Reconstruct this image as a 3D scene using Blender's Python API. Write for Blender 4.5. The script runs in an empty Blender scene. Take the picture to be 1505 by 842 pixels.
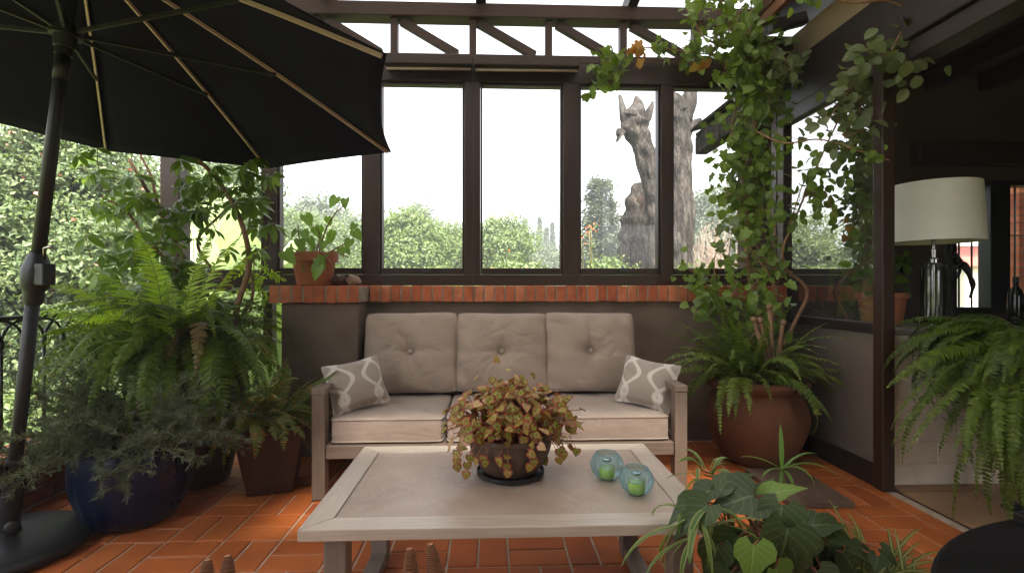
import bpy, math, random
import numpy as np
rng = np.random.default_rng(7); random.seed(7)
PI = math.pi
V3 = lambda *a: np.array(a, float)
scene = bpy.context.scene
COL = scene.collection
# ------------------------------------------------------------------ survey: sight lines of the site plan -> real points
YAW, FPX, EYE = math.radians(2.2), 750.0, 1.12
def at(px, py, Y):
    """the point of the plane y = Y on the surveyed sight line (px, py)"""
    u = (px - 752.5) / FPX
    dx = math.sin(YAW) + math.cos(YAW) * u; dy = math.cos(YAW) - math.sin(YAW) * u
    t = Y / dy
    return V3(dx * t, Y, EYE + t * (421 - py) / FPX)

# ------------------------------------------------------------------ geometry collector
class Geo:
    def __init__(s): s.V = []; s.Q = []; s.T = []; s.U = []; s.mq = []; s.mt = []; s.n = 0
    def add(s, V, Q=None, T=None, U=None, m=0):
        V = np.asarray(V, float).reshape(-1, 3); k = s.n
        s.V.append(V); s.n += len(V)
        s.U.append(np.zeros((len(V), 2)) if U is None else np.asarray(U, float).reshape(-1, 2))
        if Q is not None and len(Q):
            Q = np.asarray(Q, int).reshape(-1, 4) + k; s.Q.append(Q); s.mq.append(np.full(len(Q), m))
        if T is not None and len(T):
            T = np.asarray(T, int).reshape(-1, 3) + k; s.T.append(T); s.mt.append(np.full(len(T), m))
        return s
    def box(s, c, d, R=None, m=0):
        x, y, z = np.asarray(d, float) / 2
        v = np.array([[-x,-y,-z],[x,-y,-z],[x,y,-z],[-x,y,-z],[-x,-y,z],[x,-y,z],[x,y,z],[-x,y,z]])
        if R is not None: v = v @ np.asarray(R).T
        return s.add(v + np.asarray(c, float), [[0,3,2,1],[4,5,6,7],[0,1,5,4],[1,2,6,5],[2,3,7,6],[3,0,4,7]], m=m)
    def box2(s, a, b, m=0):
        a = np.asarray(a, float); b = np.asarray(b, float)
        return s.box((a + b) / 2, np.abs(b - a), m=m)
    def beam(s, p, q, w, h, up=(0,0,1), m=0):
        p = np.asarray(p, float); q = np.asarray(q, float); d = q - p; L = np.linalg.norm(d); d /= L
        sd = np.cross(d, up); sd /= np.linalg.norm(sd); u = np.cross(sd, d)
        return s.box((p + q) / 2, (L, w, h), np.stack([d, sd, u], 1), m)
    def tube(s, P, r, n=8, m=0, cap=True):
        P = np.asarray(P, float); k = len(P); r = np.broadcast_to(np.asarray(r, float), (k,))
        T = np.gradient(P, axis=0); T /= np.linalg.norm(T, axis=1)[:, None] + 1e-12
        a = V3(0, 0, 1) if abs(T[0, 2]) < .9 else V3(1, 0, 0)
        N = np.cross(T[0], a); N /= np.linalg.norm(N); rings = []
        th = np.arange(n) * 2 * PI / n
        for i in range(k):
            N = N - T[i] * (N @ T[i]); N /= np.linalg.norm(N) + 1e-12; B = np.cross(T[i], N)
            rings.append(P[i] + r[i] * (np.cos(th)[:, None] * N + np.sin(th)[:, None] * B))
        Vt = np.concatenate(rings); Q = []
        i = np.arange(k - 1)[:, None] * n; j = np.arange(n)[None]; j2 = (j + 1) % n
        Q = np.stack([i + j, i + j2, i + n + j2, i + n + j], -1).reshape(-1, 4)
        L = np.concatenate([[0], np.cumsum(np.linalg.norm(np.diff(P, axis=0), axis=1))])
        U = np.stack([np.tile(np.arange(n) / n, k), np.repeat(L, n)], 1)
        Tt = None
        if cap:
            Vt = np.concatenate([Vt, P[:1], P[-1:]]); U = np.concatenate([U, [[0, 0], [0, L[-1]]]])
            jj = np.arange(n); Tt = np.concatenate([np.stack([np.full(n, k * n), (jj + 1) % n, jj], 1), np.stack([np.full(n, k * n + 1), (k - 1) * n + jj, (k - 1) * n + (jj + 1) % n], 1)])
        return s.add(Vt, Q, Tt, U, m)
    def lathe(s, prof, c=(0, 0, 0), n=40, m=0, wob=None):
        prof = np.asarray(prof, float); k = len(prof); th = np.arange(n) * 2 * PI / n
        rr = prof[:, 0][:, None] * np.ones(n)
        if wob is not None: rr = rr * wob(th[None], prof[:, 1][:, None])
        Vt = np.stack([rr * np.cos(th), rr * np.sin(th), np.repeat(prof[:, 1][:, None], n, 1)], -1).reshape(-1, 3) + np.asarray(c, float)
        i = np.arange(k - 1)[:, None] * n; j = np.arange(n)[None]; j2 = (j + 1) % n
        Q = np.stack([i + j, i + j2, i + n + j2, i + n + j], -1).reshape(-1, 4)
        U = np.stack([np.tile(th / 2 / PI, k), np.repeat(np.linspace(0, 1, k), n)], 1)
        return s.add(Vt, Q, None, U, m)
    def ball(s, c, r, n=12, m=0, sc=(1, 1, 1)):
        t = np.linspace(0.02, PI - .02, n // 2 + 2); g = Geo().lathe(np.stack([r * np.sin(t), -r * np.cos(t)], 1), n=n)
        v = g.V[0] * np.asarray(sc) + np.asarray(c, float)
        return s.add(v, g.Q[0], m=m)
    def leaves(s, tpl, P, D, N, size, wid=None, m=0):
        """copies of a leaf template: base at P, axis D, face normal N, length size"""
        v, q, u = tpl; P = np.asarray(P, float); M = len(P)
        if M == 0: return s
        D = D / (np.linalg.norm(D, axis=1)[:, None] + 1e-9)
        N = N - D * np.sum(N * D, 1)[:, None]; N /= np.linalg.norm(N, axis=1)[:, None] + 1e-9
        S = np.cross(D, N); size = np.broadcast_to(size, (M,)); wid = size if wid is None else np.broadcast_to(wid, (M,))
        o = P[:, None] + v[None, :, 0, None] * S[:, None] * wid[:, None, None] + v[None, :, 1, None] * D[:, None] * size[:, None, None] + v[None, :, 2, None] * N[:, None] * size[:, None, None]
        Q = (q[None] + (np.arange(M) * len(v))[:, None, None]).reshape(-1, 4)
        return s.add(o.reshape(-1, 3), Q, None, np.tile(u, (M, 1)), m)
    def build(s, name, mats, parent=None, smooth=True, bevel=0, loc=None, auto=None):
        me = bpy.data.meshes.new(name); Vt = np.concatenate(s.V); Ut = np.concatenate(s.U)
        Q = np.concatenate(s.Q) if s.Q else np.zeros((0, 4), int); T = np.concatenate(s.T) if s.T else np.zeros((0, 3), int)
        mi = np.concatenate([np.concatenate(s.mq) if s.mq else np.zeros(0, int), np.concatenate(s.mt) if s.mt else np.zeros(0, int)])
        loops = np.concatenate([Q.ravel(), T.ravel()]).astype(np.int32)
        tot = np.concatenate([np.full(len(Q), 4), np.full(len(T), 3)]).astype(np.int32)
        st = (np.cumsum(tot) - tot).astype(np.int32)
        off = np.zeros(3) if loc is None else np.asarray(loc, float)
        me.vertices.add(len(Vt)); me.vertices.foreach_set('co', (Vt - off).astype(np.float32).ravel())
        me.loops.add(len(loops)); me.loops.foreach_set('vertex_index', loops)
        me.polygons.add(len(tot)); me.polygons.foreach_set('loop_start', st); me.polygons.foreach_set('loop_total', tot)
        me.polygons.foreach_set('material_index', mi.astype(np.int32))
        me.update(calc_edges=True)
        uv = me.uv_layers.new(name='UVMap'); uv.data.foreach_set('uv', Ut[loops].astype(np.float32).ravel())
        me.polygons.foreach_set('use_smooth', np.full(len(tot), bool(smooth)))
        for mt in (mats if isinstance(mats, (list, tuple)) else [mats]): me.materials.append(mt)
        me.validate()
        o = bpy.data.objects.new(name, me); COL.objects.link(o)
        if loc is not None: o.location = loc
        if parent is not None:
            o.parent = parent
            o.location = off - np.array(parent.location)
        if bevel:
            b = o.modifiers.new('Bevel', 'BEVEL'); b.width = bevel; b.segments = 2; b.limit_method = 'ANGLE'; b.angle_limit = math.radians(40)
        if smooth and auto:
            me.polygons.foreach_set('use_smooth', np.full(len(tot), True)); me.set_sharp_from_angle(angle=math.radians(auto))
        return o

def thing(name, label, cat, loc=(0, 0, 0), group=None):
    o = bpy.data.objects.new(name, None); COL.objects.link(o); o.location = [float(v) for v in loc]
    o.empty_display_size = .1
    return tag(o, label, cat, group)
def tag(o, label=None, cat=None, group=None, kind=None):
    for k, v in (('label', label), ('category', cat), ('group', group), ('kind', kind)):
        if v: o[k] = v
    return o
def copy_tree(o, parent=None):
    c = o.copy(); COL.objects.link(c)
    if parent is not None: c.parent = parent
    for ch in list(o.children): copy_tree(ch, c)
    return c
def spline(P, k=8):
    P = np.asarray(P, float); Pp = np.concatenate([[2 * P[0] - P[1]], P, [2 * P[-1] - P[-2]]]); out = []
    for i in range(1, len(Pp) - 2):
        a, b, c, d = Pp[i - 1], Pp[i], Pp[i + 1], Pp[i + 2]
        for t in np.arange(k) / k:
            out.append(.5 * (2 * b + (c - a) * t + (2 * a - 5 * b + 4 * c - d) * t * t + (3 * b - a - 3 * c + d) * t ** 3))
    out.append(P[-1]); return np.array(out)
def unit(v): return v / (np.linalg.norm(v, axis=-1, keepdims=True) + 1e-9)
def rnd(n, s=1.0): return rng.normal(size=(n, 3)) * s

# ------------------------------------------------------------------ leaf templates (x across, y along, z up)
def leaf_tpl(rows, cols=(-1, 0, 1), fold=.15, bend=-.15, cup=0):
    """rows: (v_mid, v_edge, half_width)"""
    v = []; u = []
    for vm, ve, w in rows:
        for c in cols:
            a = abs(c); y = vm + (ve - vm) * a * a
            v.append((c * w, y, fold * w * a + bend * y * y + cup * math.sin(PI * y) * (1 - a)))
            u.append((.5 + .5 * c, y))
    n = len(cols); q = []
    for i in range(len(rows) - 1):
        for j in range(n - 1): q.append((i * n + j, i * n + j + 1, (i + 1) * n + j + 1, (i + 1) * n + j))
    return np.array(v, float), np.array(q, int), np.array(u, float)
T_RHOMB = leaf_tpl([(0, 0, .04), (.45, .4, .28), (1, .97, .03)], (-1, 0, 1), .25, -.15)
T_DIAM = leaf_tpl([(0, 0, .05), (.5, .45, .27), (1, 1, .03)], (-1, 1), 0, -.15)
T_QUAD = leaf_tpl([(0, 0, .16), (1, 1, .16)], (-1, 1), 0, -.1)
T_LANCE = leaf_tpl([(0, 0, .03), (.3, .28, .17), (.65, .62, .16), (1, 1, .01)], (-1, 0, 1), .3, -.2)
T_PINNA = leaf_tpl([(0, 0, .11), (.5, .5, .105), (1, 1, .025)], (-1, 1), 0, -.18)
T_NEEDLE = leaf_tpl([(0, 0, .045), (1, 1, .02)], (-1, 1), 0, -.15)
C5 = (-1, -.5, 0, .5, 1)
T_OVAL = leaf_tpl([(0, 0, .03), (.12, .1, .24), (.35, .32, .42), (.6, .56, .45), (.82, .78, .34), (.95, .92, .17), (1, 1, .02)], C5, .22, -.22)
T_HEART = leaf_tpl([(0, -.14, .2), (.1, -.04, .38), (.28, .2, .47), (.5, .44, .42), (.72, .68, .26), (.9, .88, .1), (1, 1, .01)], C5, .2, -.28)
T_IVY = leaf_tpl([(0, -.2, .22), (.07, -.12, .46), (.2, .06, .58), (.34, .28, .56), (.46, .42, .38), (.66, .64, .25), (.85, .84, .11), (1, 1, .01)], C5, .18, -.26)
T_LOBED = leaf_tpl([(0, -.1, .2), (.15, .02, .5), (.3, .28, .38), (.5, .42, .56), (.66, .66, .34), (.85, .82, .3), (1, 1, .03)], C5, .25, -.25)
T_BEG = leaf_tpl([(0, -.16, .25), (.15, 0, .5), (.38, .3, .52), (.62, .58, .38), (.85, .84, .16), (1, 1, .02)], C5, -.12, -.25)

# ------------------------------------------------------------------ materials
class NT:
    def __init__(s, name):
        s.m = bpy.data.materials.new(name); s.m.use_nodes = True; s.t = s.m.node_tree; s.t.nodes.clear()
        s.out = s.n('ShaderNodeOutputMaterial')
    def n(s, ty, **kw):
        x = s.t.nodes.new(ty)
        for k, v in kw.items():
            if k.startswith('_'): setattr(x, k[1:], v)
            else:
                key = int(k[1:]) if k[0] == 'i' and k[1:].isdigit() else k.replace('__', ' ')
                if hasattr(v, 'is_output') : s.t.links.new(v, x.inputs[key])
                else: x.inputs[key].default_value = v
        return x
    def l(s, a, b): s.t.links.new(a, b)
    def mix(s, f, a, b, mode='MIX'):
        x = s.n('ShaderNodeMix', _data_type='RGBA', _blend_type=mode)
        for sock, v in ((x.inputs[0], f), (x.inputs[6], a), (x.inputs[7], b)):
            if hasattr(v, 'is_output'): s.l(v, sock)
            else: sock.default_value = v if not isinstance(v, tuple) or len(v) == 4 else (*v, 1)
        return x.outputs[2]
    def math(s, op, a, b=0.0, c=None):
        x = s.n('ShaderNodeMath', _operation=op)
        for i, v in enumerate((a, b) if c is None else (a, b, c)):
            if hasattr(v, 'is_output'): s.l(v, x.inputs[i])
            else: x.inputs[i].default_value = v
        return x.outputs[0]
    def ramp(s, f, stops):
        x = s.n('ShaderNodeValToRGB'); s.l(f, x.inputs[0]); e = x.color_ramp.elements
        while len(e) < len(stops): e.new(.5)
        for el, (p, c) in zip(e, stops): el.position = p; el.color = (*c, 1) if len(c) == 3 else c
        return x.outputs[0]
    def noise(s, scale, detail=4, vec=None, rough=.55, sc=None):
        x = s.n('ShaderNodeTexNoise'); x.inputs['Scale'].default_value = scale; x.inputs['Detail'].default_value = detail; x.inputs['Roughness'].default_value = rough
        v = vec if vec is not None else s.n('ShaderNodeTexCoord').outputs['Object']
        if sc is not None:
            mp = s.n('ShaderNodeMapping'); mp.inputs['Scale'].default_value = sc; s.l(v, mp.inputs[0]); v = mp.outputs[0]
        s.l(v, x.inputs['Vector']); return x.outputs['Fac']
    def bump(s, h, strength=.3, dist=.01):
        x = s.n('ShaderNodeBump'); x.inputs['Strength'].default_value = strength; x.inputs['Distance'].default_value = dist; s.l(h, x.inputs['Height']); return x.outputs[0]
    def bsdf(s, col, rough=.5, nrm=None, spec=.5, **kw):
        b = s.n('ShaderNodeBsdfPrincipled')
        for k, v in (('Base Color', col), ('Roughness', rough), ('Specular IOR Level', spec), *[(k.replace('__', ' '), v) for k, v in kw.items()]):
            if hasattr(v, 'is_output'): s.l(v, b.inputs[k])
            else: b.inputs[k].default_value = (*v, 1) if isinstance(v, tuple) and len(v) == 3 else v
        if nrm is not None: s.l(nrm, b.inputs['Normal'])
        return b.outputs[0]
    def done(s, sh): s.l(sh, s.out.inputs['Surface']); return s.m

def mottled(name, a, b, scale=6, rough=.7, bump=.2, bscale=60, spec=.4, sc=None, detail=5, dist=.004, metal=0, lo=.3, hi=.7):
    t = NT(name); f = t.noise(scale, detail, sc=sc)
    c = t.ramp(f, [(lo, a), (hi, b)])
    r = t.math('MULTIPLY_ADD', t.noise(scale * 3, 3, sc=sc), .25, rough - .12)
    nb = t.bump(t.noise(bscale, 4, sc=sc), bump, dist) if bump else None
    return t.done(t.bsdf(c, r, nb, spec, Metallic=metal))
def wood(name, a, b, axis=0, rough=.5, scale=14, bump=.12, spec=.4):
    sc = [9, 9, 9]; sc[axis] = .6
    t = NT(name); f = t.noise(scale / 9, 6, sc=tuple(v * 1.0 for v in sc), rough=.65)
    g = t.noise(scale * .9, 3, sc=tuple(v * 1.0 for v in sc)); w = t.noise(1.7, 3)
    c = t.ramp(t.math('MULTIPLY_ADD', g, .45, t.math('MULTIPLY', f, .55)), [(.33, a), (.66, b)])
    c = t.mix(.35, c, t.ramp(w, [(.35, (.55, .55, .55)), (.7, (1.15, 1.12, 1.1))]), 'MULTIPLY')
    return t.done(t.bsdf(c, t.math('MULTIPLY_ADD', f, .25, rough - .12), t.bump(g, bump, .003), spec))
def islands(name, cols, rough=.6, bump=.2, bscale=40, spec=.4, stain=.35, sscale=5):
    """each island (tile, brick) takes its own tone"""
    t = NT(name); r = t.n('ShaderNodeNewGeometry').outputs['Random Per Island']
    c = t.ramp(r, [(i / max(1, len(cols) - 1), k) for i, k in enumerate(cols)])
    n = t.noise(sscale, 6); c = t.mix(stain, c, t.ramp(n, [(.3, (.5, .46, .44)), (.68, (1.2, 1.2, 1.2))]), 'MULTIPLY')
    rr = t.math('MULTIPLY_ADD', t.noise(sscale * 2, 4), .3, rough - .15)
    return t.done(t.bsdf(c, rr, t.bump(t.noise(bscale, 5), bump, .004), spec))
def leafmat(name, cols, trans=.35, rough=.4, vein=None, tcol=None, pattern=None, spec=.35):
    t = NT(name); r = t.n('ShaderNodeNewGeometry').outputs['Random Per Island']
    c = t.ramp(r, [(i / max(1, len(cols) - 1), k) for i, k in enumerate(cols)])
    uv = t.n('ShaderNodeTexCoord').outputs['UV']; sx = t.n('ShaderNodeSeparateXYZ'); t.l(uv, sx.inputs[0]); u, v = sx.outputs[0], sx.outputs[1]
    a = t.math('ABSOLUTE', t.math('SUBTRACT', u, .5))
    nb = None
    if vein:
        mid = t.math('LESS_THAN', a, .025)
        side = t.math('GREATER_THAN', t.math('SINE', t.math('MULTIPLY', t.math('SUBTRACT', v, t.math('MULTIPLY', a, .7)), 34)), .9)
        f = t.math('MULTIPLY', t.math('MAXIMUM', mid, t.math('MULTIPLY', side, .55)), vein[1])
        c = t.mix(f, c, vein[0]); nb = t.bump(f, .4, .002)
    if pattern == 'begonia':
        ang = t.math('ARCTAN2', t.math('MULTIPLY', t.math('SUBTRACT', u, .5), 1.0), t.math('SUBTRACT', v, .3))
        st = t.math('ABSOLUTE', t.math('SINE', t.math('MULTIPLY', ang, 3.5)))
        du = t.math('MULTIPLY', a, 1.9); dv = t.math('MULTIPLY', t.math('ABSOLUTE', t.math('SUBTRACT', v, .42)), 1.75)
        rad = t.math('POWER', t.math('ADD', t.math('POWER', du, 3), t.math('POWER', dv, 3)), .333)
        cen = t.math('MULTIPLY', t.math('GREATER_THAN', rad, .2), t.math('MULTIPLY', t.math('LESS_THAN', rad, .7), t.math('GREATER_THAN', st, .45)))
        rim = t.math('GREATER_THAN', rad, .9)
        red = t.ramp(t.n('ShaderNodeNewGeometry').outputs['Random Per Island'], [(0, (.36, .06, .025)), (.4, (.2, .042, .018)), (.88, (.42, .09, .045)), (1, (.62, .26, .22))])
        c = t.mix(t.math('MULTIPLY', cen, .92), red, c); c = t.mix(t.math('MULTIPLY', rim, .35), c, (.34, .12, .06))
    if pattern == 'stripe':
        c = t.mix(t.math('MULTIPLY', t.math('LESS_THAN', a, .2), .85), c, (.36, .33, .12))
    if pattern == 'edge':
        c = t.mix(t.math('MULTIPLY', t.math('GREATER_THAN', a, .3), .8), c, (.36, .38, .14))
    p = t.bsdf(c, rough, nb, spec)
    tr = t.n('ShaderNodeBsdfTranslucent'); t.l(t.mix(1, c, (1.5, 1.6, .7) if tcol is None else tcol, 'MULTIPLY'), tr.inputs[0])
    mx = t.n('ShaderNodeMixShader'); mx.inputs[0].default_value = trans; t.l(p, mx.inputs[1]); t.l(tr.outputs[0], mx.inputs[2])
    return t.done(mx.outputs[0])
def glassmat(name, tint=(.97, .98, .97), dirt=.02, ior=1.5, dcol=(.6, .6, .58), gl=(1, 1, 1), fk=1.6):
    t = NT(name); fr = t.n('ShaderNodeFresnel'); fr.inputs[0].default_value = ior
    tp = t.n('ShaderNodeBsdfTransparent'); tp.inputs[0].default_value = (*tint, 1)
    g = t.n('ShaderNodeBsdfGlossy'); g.inputs['Roughness'].default_value = .01; g.inputs[0].default_value = (*gl, 1)
    d = t.n('ShaderNodeBsdfDiffuse'); d.inputs[0].default_value = (*dcol, 1)
    m0 = t.n('ShaderNodeMixShader'); t.l(t.math('MULTIPLY', t.noise(2.2, 6), 2 * dirt), m0.inputs[0]); t.l(tp.outputs[0], m0.inputs[1]); t.l(d.outputs[0], m0.inputs[2])
    m1 = t.n('ShaderNodeMixShader'); t.l(t.math('MINIMUM', t.math('MULTIPLY', fr.outputs[0], fk), 1.0), m1.inputs[0]); t.l(m0.outputs[0], m1.inputs[1]); t.l(g.outputs[0], m1.inputs[2])
    return t.done(m1.outputs[0])

M = {}
M['tile'] = islands('terracotta_tile', [(.33, .078, .017), (.42, .11, .024), (.36, .09, .019), (.47, .135, .032), (.38, .098, .022), (.44, .125, .03)], rough=.66, bump=.14, bscale=25, stain=.7, sscale=3.1, spec=.3)
M['grout'] = mottled('grout', (.34, .25, .18), (.5, .4, .31), 12, .9)
M['btile'] = islands('brown_floor_tile', [(.30, .17, .085), (.36, .21, .11), (.33, .19, .1)], rough=.4, stain=.45)
M['dgrout'] = mottled('dark_grout', (.05, .035, .025), (.09, .06, .045), 12, .9)
M['brick'] = islands('ledge_brick', [(.34, .075, .028), (.5, .14, .055), (.38, .09, .03), (.58, .2, .09), (.45, .11, .04)], rough=.75, bump=.6, bscale=55, stain=.6, sscale=14)
M['mortar'] = mottled('mortar', (.2, .15, .11), (.32, .25, .19), 20, .9, .4)
M['brickd'] = islands('dark_brick', [(.12, .035, .02), (.18, .06, .03), (.09, .03, .02)], rough=.85, bump=.6, stain=.6, sscale=10)
M['plaster'] = mottled('taupe_plaster', (.13, .095, .068), (.215, .16, .118), 3.2, .85, .5, 22, .2, dist=.008, detail=9)
M['dryfrond'] = leafmat('dry_fern_leaf', [(.13, .09, .03), (.18, .13, .04), (.1, .06, .02)], .25, .6)
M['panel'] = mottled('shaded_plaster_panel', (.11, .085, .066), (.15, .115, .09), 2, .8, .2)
M['white_brick'] = mottled('white_painted_brick', (.66, .56, .44), (.80, .69, .56), 4, .8, .8, 18, .3, dist=.012)
M['dwood'] = wood('dark_wood_vertical', (.020, .0075, .0035), (.042, .016, .008), 2, .45)
M['dwoodx'] = wood('dark_wood_horizontal', (.020, .0078, .0038), (.043, .017, .0088), 0, .45)
M['dwoody'] = wood('dark_wood_lengthwise', (.015, .008, .006), (.03, .016, .011), 1, .5)
M['midwood'] = wood('warm_wood', (.2, .075, .035), (.34, .15, .075), 1, .55)
M['trusswood'] = wood('truss_wood', (.032, .015, .009), (.068, .033, .02), 0, .55)
M['soffit'] = mottled('beige_soffit', (.33, .235, .15), (.42, .31, .21), 3, .85, .2)
M['blackmetal'] = mottled('black_metal', (.007, .007, .008), (.014, .0135, .0135), 20, .45, .1, 120, .5)
M['darkmetal'] = mottled('bronze_metal', (.008, .007, .0065), (.015, .013, .012), 16, .55, .12, 90, .5)
M['navy'] = None
M['rib'] = wood('pale_rib', (.60, .42, .44), (.74, .54, .56), 0, .5)
M['sofawood_z'] = wood('weathered_frame_upright', (.125, .085, .061), (.21, .152, .113), 2, .5)
M['sofawood_x'] = wood('weathered_frame_cross', (.125, .085, .061), (.21, .152, .113), 0, .5)
M['sofawood_y'] = wood('weathered_frame_arm', (.15, .105, .077), (.245, .183, .137), 1, .5)
M['rim_x'] = wood('table_rim_cross', (.46, .37, .29), (.63, .53, .44), 0, .33, spec=.6)
M['rim_y'] = wood('table_rim_side', (.43, .345, .27), (.59, .495, .41), 1, .33, spec=.6)
M['tleg'] = wood('table_leg', (.15, .115, .09), (.23, .18, .15), 2, .5)
def stone():
    t = NT('stone_top'); n = t.noise(2.5, 8, rough=.6); c = t.ramp(n, [(.3, (.32, .232, .175)), (.55, (.42, .315, .245)), (.75, (.49, .385, .31))])
    w = t.noise(3.3, 10, rough=.7); vn = t.math('LESS_THAN', t.math('ABSOLUTE', t.math('SUBTRACT', w, .5)), .006)
    c = t.mix(t.math('MULTIPLY', vn, .28), c, (.62, .55, .48))
    return t.done(t.bsdf(c, t.math('MULTIPLY_ADD', t.noise(9, 5), .2, .27), t.bump(t.noise(40, 3), .05, .002), .45))
M['stone'] = stone()
def fabric(name, a, b, weave=900, wr=.5, sheen=.2):
    t = NT(name); c = t.ramp(t.noise(5, 4), [(.3, a), (.7, b)])
    c = t.mix(.25, c, t.ramp(t.noise(weave, 2), [(.35, (.6, .6, .6)), (.65, (1.25, 1.25, 1.25))]), 'MULTIPLY')
    h = t.math('ADD', t.math('MULTIPLY', t.noise(7, 3, sc=(1, 1, 2.2)), 1.0), t.math('MULTIPLY', t.noise(weave, 2), .05))
    return t.done(t.bsdf(c, .82, t.bump(h, wr, .02), .25 if sheen else .08, Sheen__Weight=sheen))
M['fabric'] = fabric('taupe_cushion_fabric', (.305, .232, .182), (.36, .277, .22))
M['navy'] = fabric('navy_canopy_fabric', (.0065, .0048, .0165), (.009, .0068, .022), 500, .15, 0)
def pillowmat():
    t = NT('patterned_pillow_fabric'); uv = t.n('ShaderNodeTexCoord').outputs['UV']; sx = t.n('ShaderNodeSeparateXYZ'); t.l(uv, sx.inputs[0]); u, v = sx.outputs[0], sx.outputs[1]
    s = t.math('MULTIPLY', t.math('SINE', t.math('MULTIPLY', v, 7.5)), .16)
    def band(sg, off):
        x = t.math('FRACT', t.math('ADD', t.math('MULTIPLY', u, 1.6), t.math('MULTIPLY_ADD', s, sg * 1.3, off)))
        return t.math('LESS_THAN', t.math('ABSOLUTE', t.math('SUBTRACT', x, .5)), .07)
    f = t.math('MAXIMUM', band(1, .1), band(-1, .35))
    c = t.mix(f, (.35, .29, .24), (.62, .56, .49))
    c = t.mix(.3, c, t.ramp(t.noise(500, 2), [(.35, (.6, .6, .6)), (.65, (1.25, 1.25, 1.25))]), 'MULTIPLY')
    return t.done(t.bsdf(c, .85, t.bump(t.math('ADD', t.noise(9, 3), t.math('MULTIPLY', f, .15)), .4, .012), .2, Sheen__Weight=.2))
M['pillow'] = pillowmat()
M['urn'] = mottled('aged_terracotta', (.16, .055, .022), (.29, .105, .042), 3.2, .55, .35, 24, .4)
def terr(name, a, b, rough=.7):
    t = NT(name); n = t.noise(4, 7); c = t.ramp(n, [(.3, a), (.65, b)])
    w = t.ramp(t.noise(9, 8, sc=(1, 1, 2.5), rough=.75), [(.62, (0, 0, 0)), (.72, (1, 1, 1))])
    c = t.mix(t.math('MULTIPLY', w, .3), c, (.55, .42, .33))
    return t.done(t.bsdf(c, rough, t.bump(t.noise(35, 4), .25, .004), .35))
M['urn'] = terr('aged_urn_terracotta', (.075, .027, .011), (.14, .052, .021), .8)  # clay tone lowered to carry the shade under fern and eave
M['terra'] = terr('pot_terracotta', (.30, .095, .04), (.42, .15, .07))
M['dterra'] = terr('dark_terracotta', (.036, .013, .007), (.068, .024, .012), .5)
M['begpot'] = terr('brown_clay', (.065, .036, .024), (.115, .068, .048), .6)
M['bluepot'] = mottled('cobalt_glaze', (.0025, .005, .018), (.005, .011, .04), 5, .3, .06, 14, .35)
M['soil'] = mottled('soil', (.02, .013, .009), (.05, .035, .025), 30, .95, .8, 60, .1)
M['stem'] = mottled('green_stem', (.1, .1, .035), (.17, .15, .06), 12, .6, .2)
M['bark'] = mottled('brown_stem', (.13, .065, .035), (.26, .15, .085), 14, .75, .5, 60, .3)
M['vinebark'] = mottled('vine_bark', (.22, .11, .06), (.36, .2, .115), 14, .7, .5, 70, .3)
M['redstem'] = mottled('reddish_stem', (.26, .075, .045), (.4, .16, .1), 14, .6, .2)
M['fern'] = leafmat('boston_fern_leaf', [(.065, .11, .010), (.10, .155, .014), (.14, .2, .022), (.08, .125, .011)], .35, .5)
M['fernlime'] = leafmat('lime_fern_leaf', [(.27, .38, .035), (.35, .46, .05), (.22, .33, .03)], .5, .5)  # lime green, lifted further to stand for backlight on the top fronds
M['fernmid'] = leafmat('lit_fern_leaf', [(.14, .225, .018), (.18, .27, .025), (.11, .19, .015)], .45, .5)  # fern green brightened in place of light missing under the umbrella
M['ferndark'] = leafmat('dark_fern_leaf', [(.045, .08, .009), (.072, .118, .012), (.055, .095, .010)], .3, .5)
M['fernrust'] = leafmat('rusting_fern_leaf', [(.09, .14, .025), (.13, .18, .035), (.16, .2, .045), (.36, .16, .06)], .35, .5)
M['rosemary'] = leafmat('rosemary_needle', [(.075, .09, .05), (.11, .13, .075), (.15, .17, .10), (.085, .105, .06)], .2, .6)
M['scheff'] = leafmat('umbrella_leaf', [(.07, .12, .018), (.11, .18, .025), (.16, .24, .035), (.085, .14, .02)], .35, .3, vein=((.2, .28, .1), .5))
M['vine'] = leafmat('vine_leaf', [(.10, .165, .022), (.14, .215, .03), (.2, .28, .045), (.115, .18, .028)], .35, .35, vein=((.22, .32, .1), .5))
M['vineold'] = leafmat('old_vine_leaf', [(.11, .145, .06), (.16, .19, .09), (.13, .17, .065), (.21, .23, .11)], .3, .4, vein=((.24, .28, .13), .5))
M['vineyellow'] = leafmat('yellowing_vine_leaf', [(.45, .3, .06), (.38, .13, .04), (.5, .36, .1)], .35, .45)
M['ivy'] = leafmat('ivy_leaf', [(.04, .062, .024), (.058, .085, .03), (.055, .08, .038), (.075, .105, .036)], .22, .38, vein=((.17, .25, .12), .65))
M['ivyyoung'] = leafmat('young_ivy_leaf', [(.17, .3, .06), (.23, .36, .09)], .4, .35, vein=((.4, .5, .2), .7))
M['spider'] = leafmat('spider_plant_blade', [(.07, .11, .025), (.10, .15, .035), (.06, .095, .02)], .3, .5, pattern='stripe')
M['spideredge'] = leafmat('variegated_blade', [(.1, .18, .05), (.13, .22, .06)], .35, .4, pattern='edge')
M['sprout'] = leafmat('sprout_blade', [(.1, .2, .035), (.14, .26, .05)], .4, .4)
M['begonia'] = leafmat('begonia_leaf', [(.15, .29, .035), (.24, .38, .05), (.18, .32, .04), (.36, .44, .12)], .12, .5, pattern='begonia')
M['pothos'] = leafmat('pothos_leaf', [(.12, .22, .035), (.18, .3, .055), (.1, .19, .035)], .4, .35, vein=((.28, .38, .12), .6))
M['banana'] = leafmat('broad_pale_leaf', [(.2, .28, .1), (.28, .36, .15), (.25, .33, .12)], .45, .4, vein=((.5, .55, .3), .4))
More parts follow.
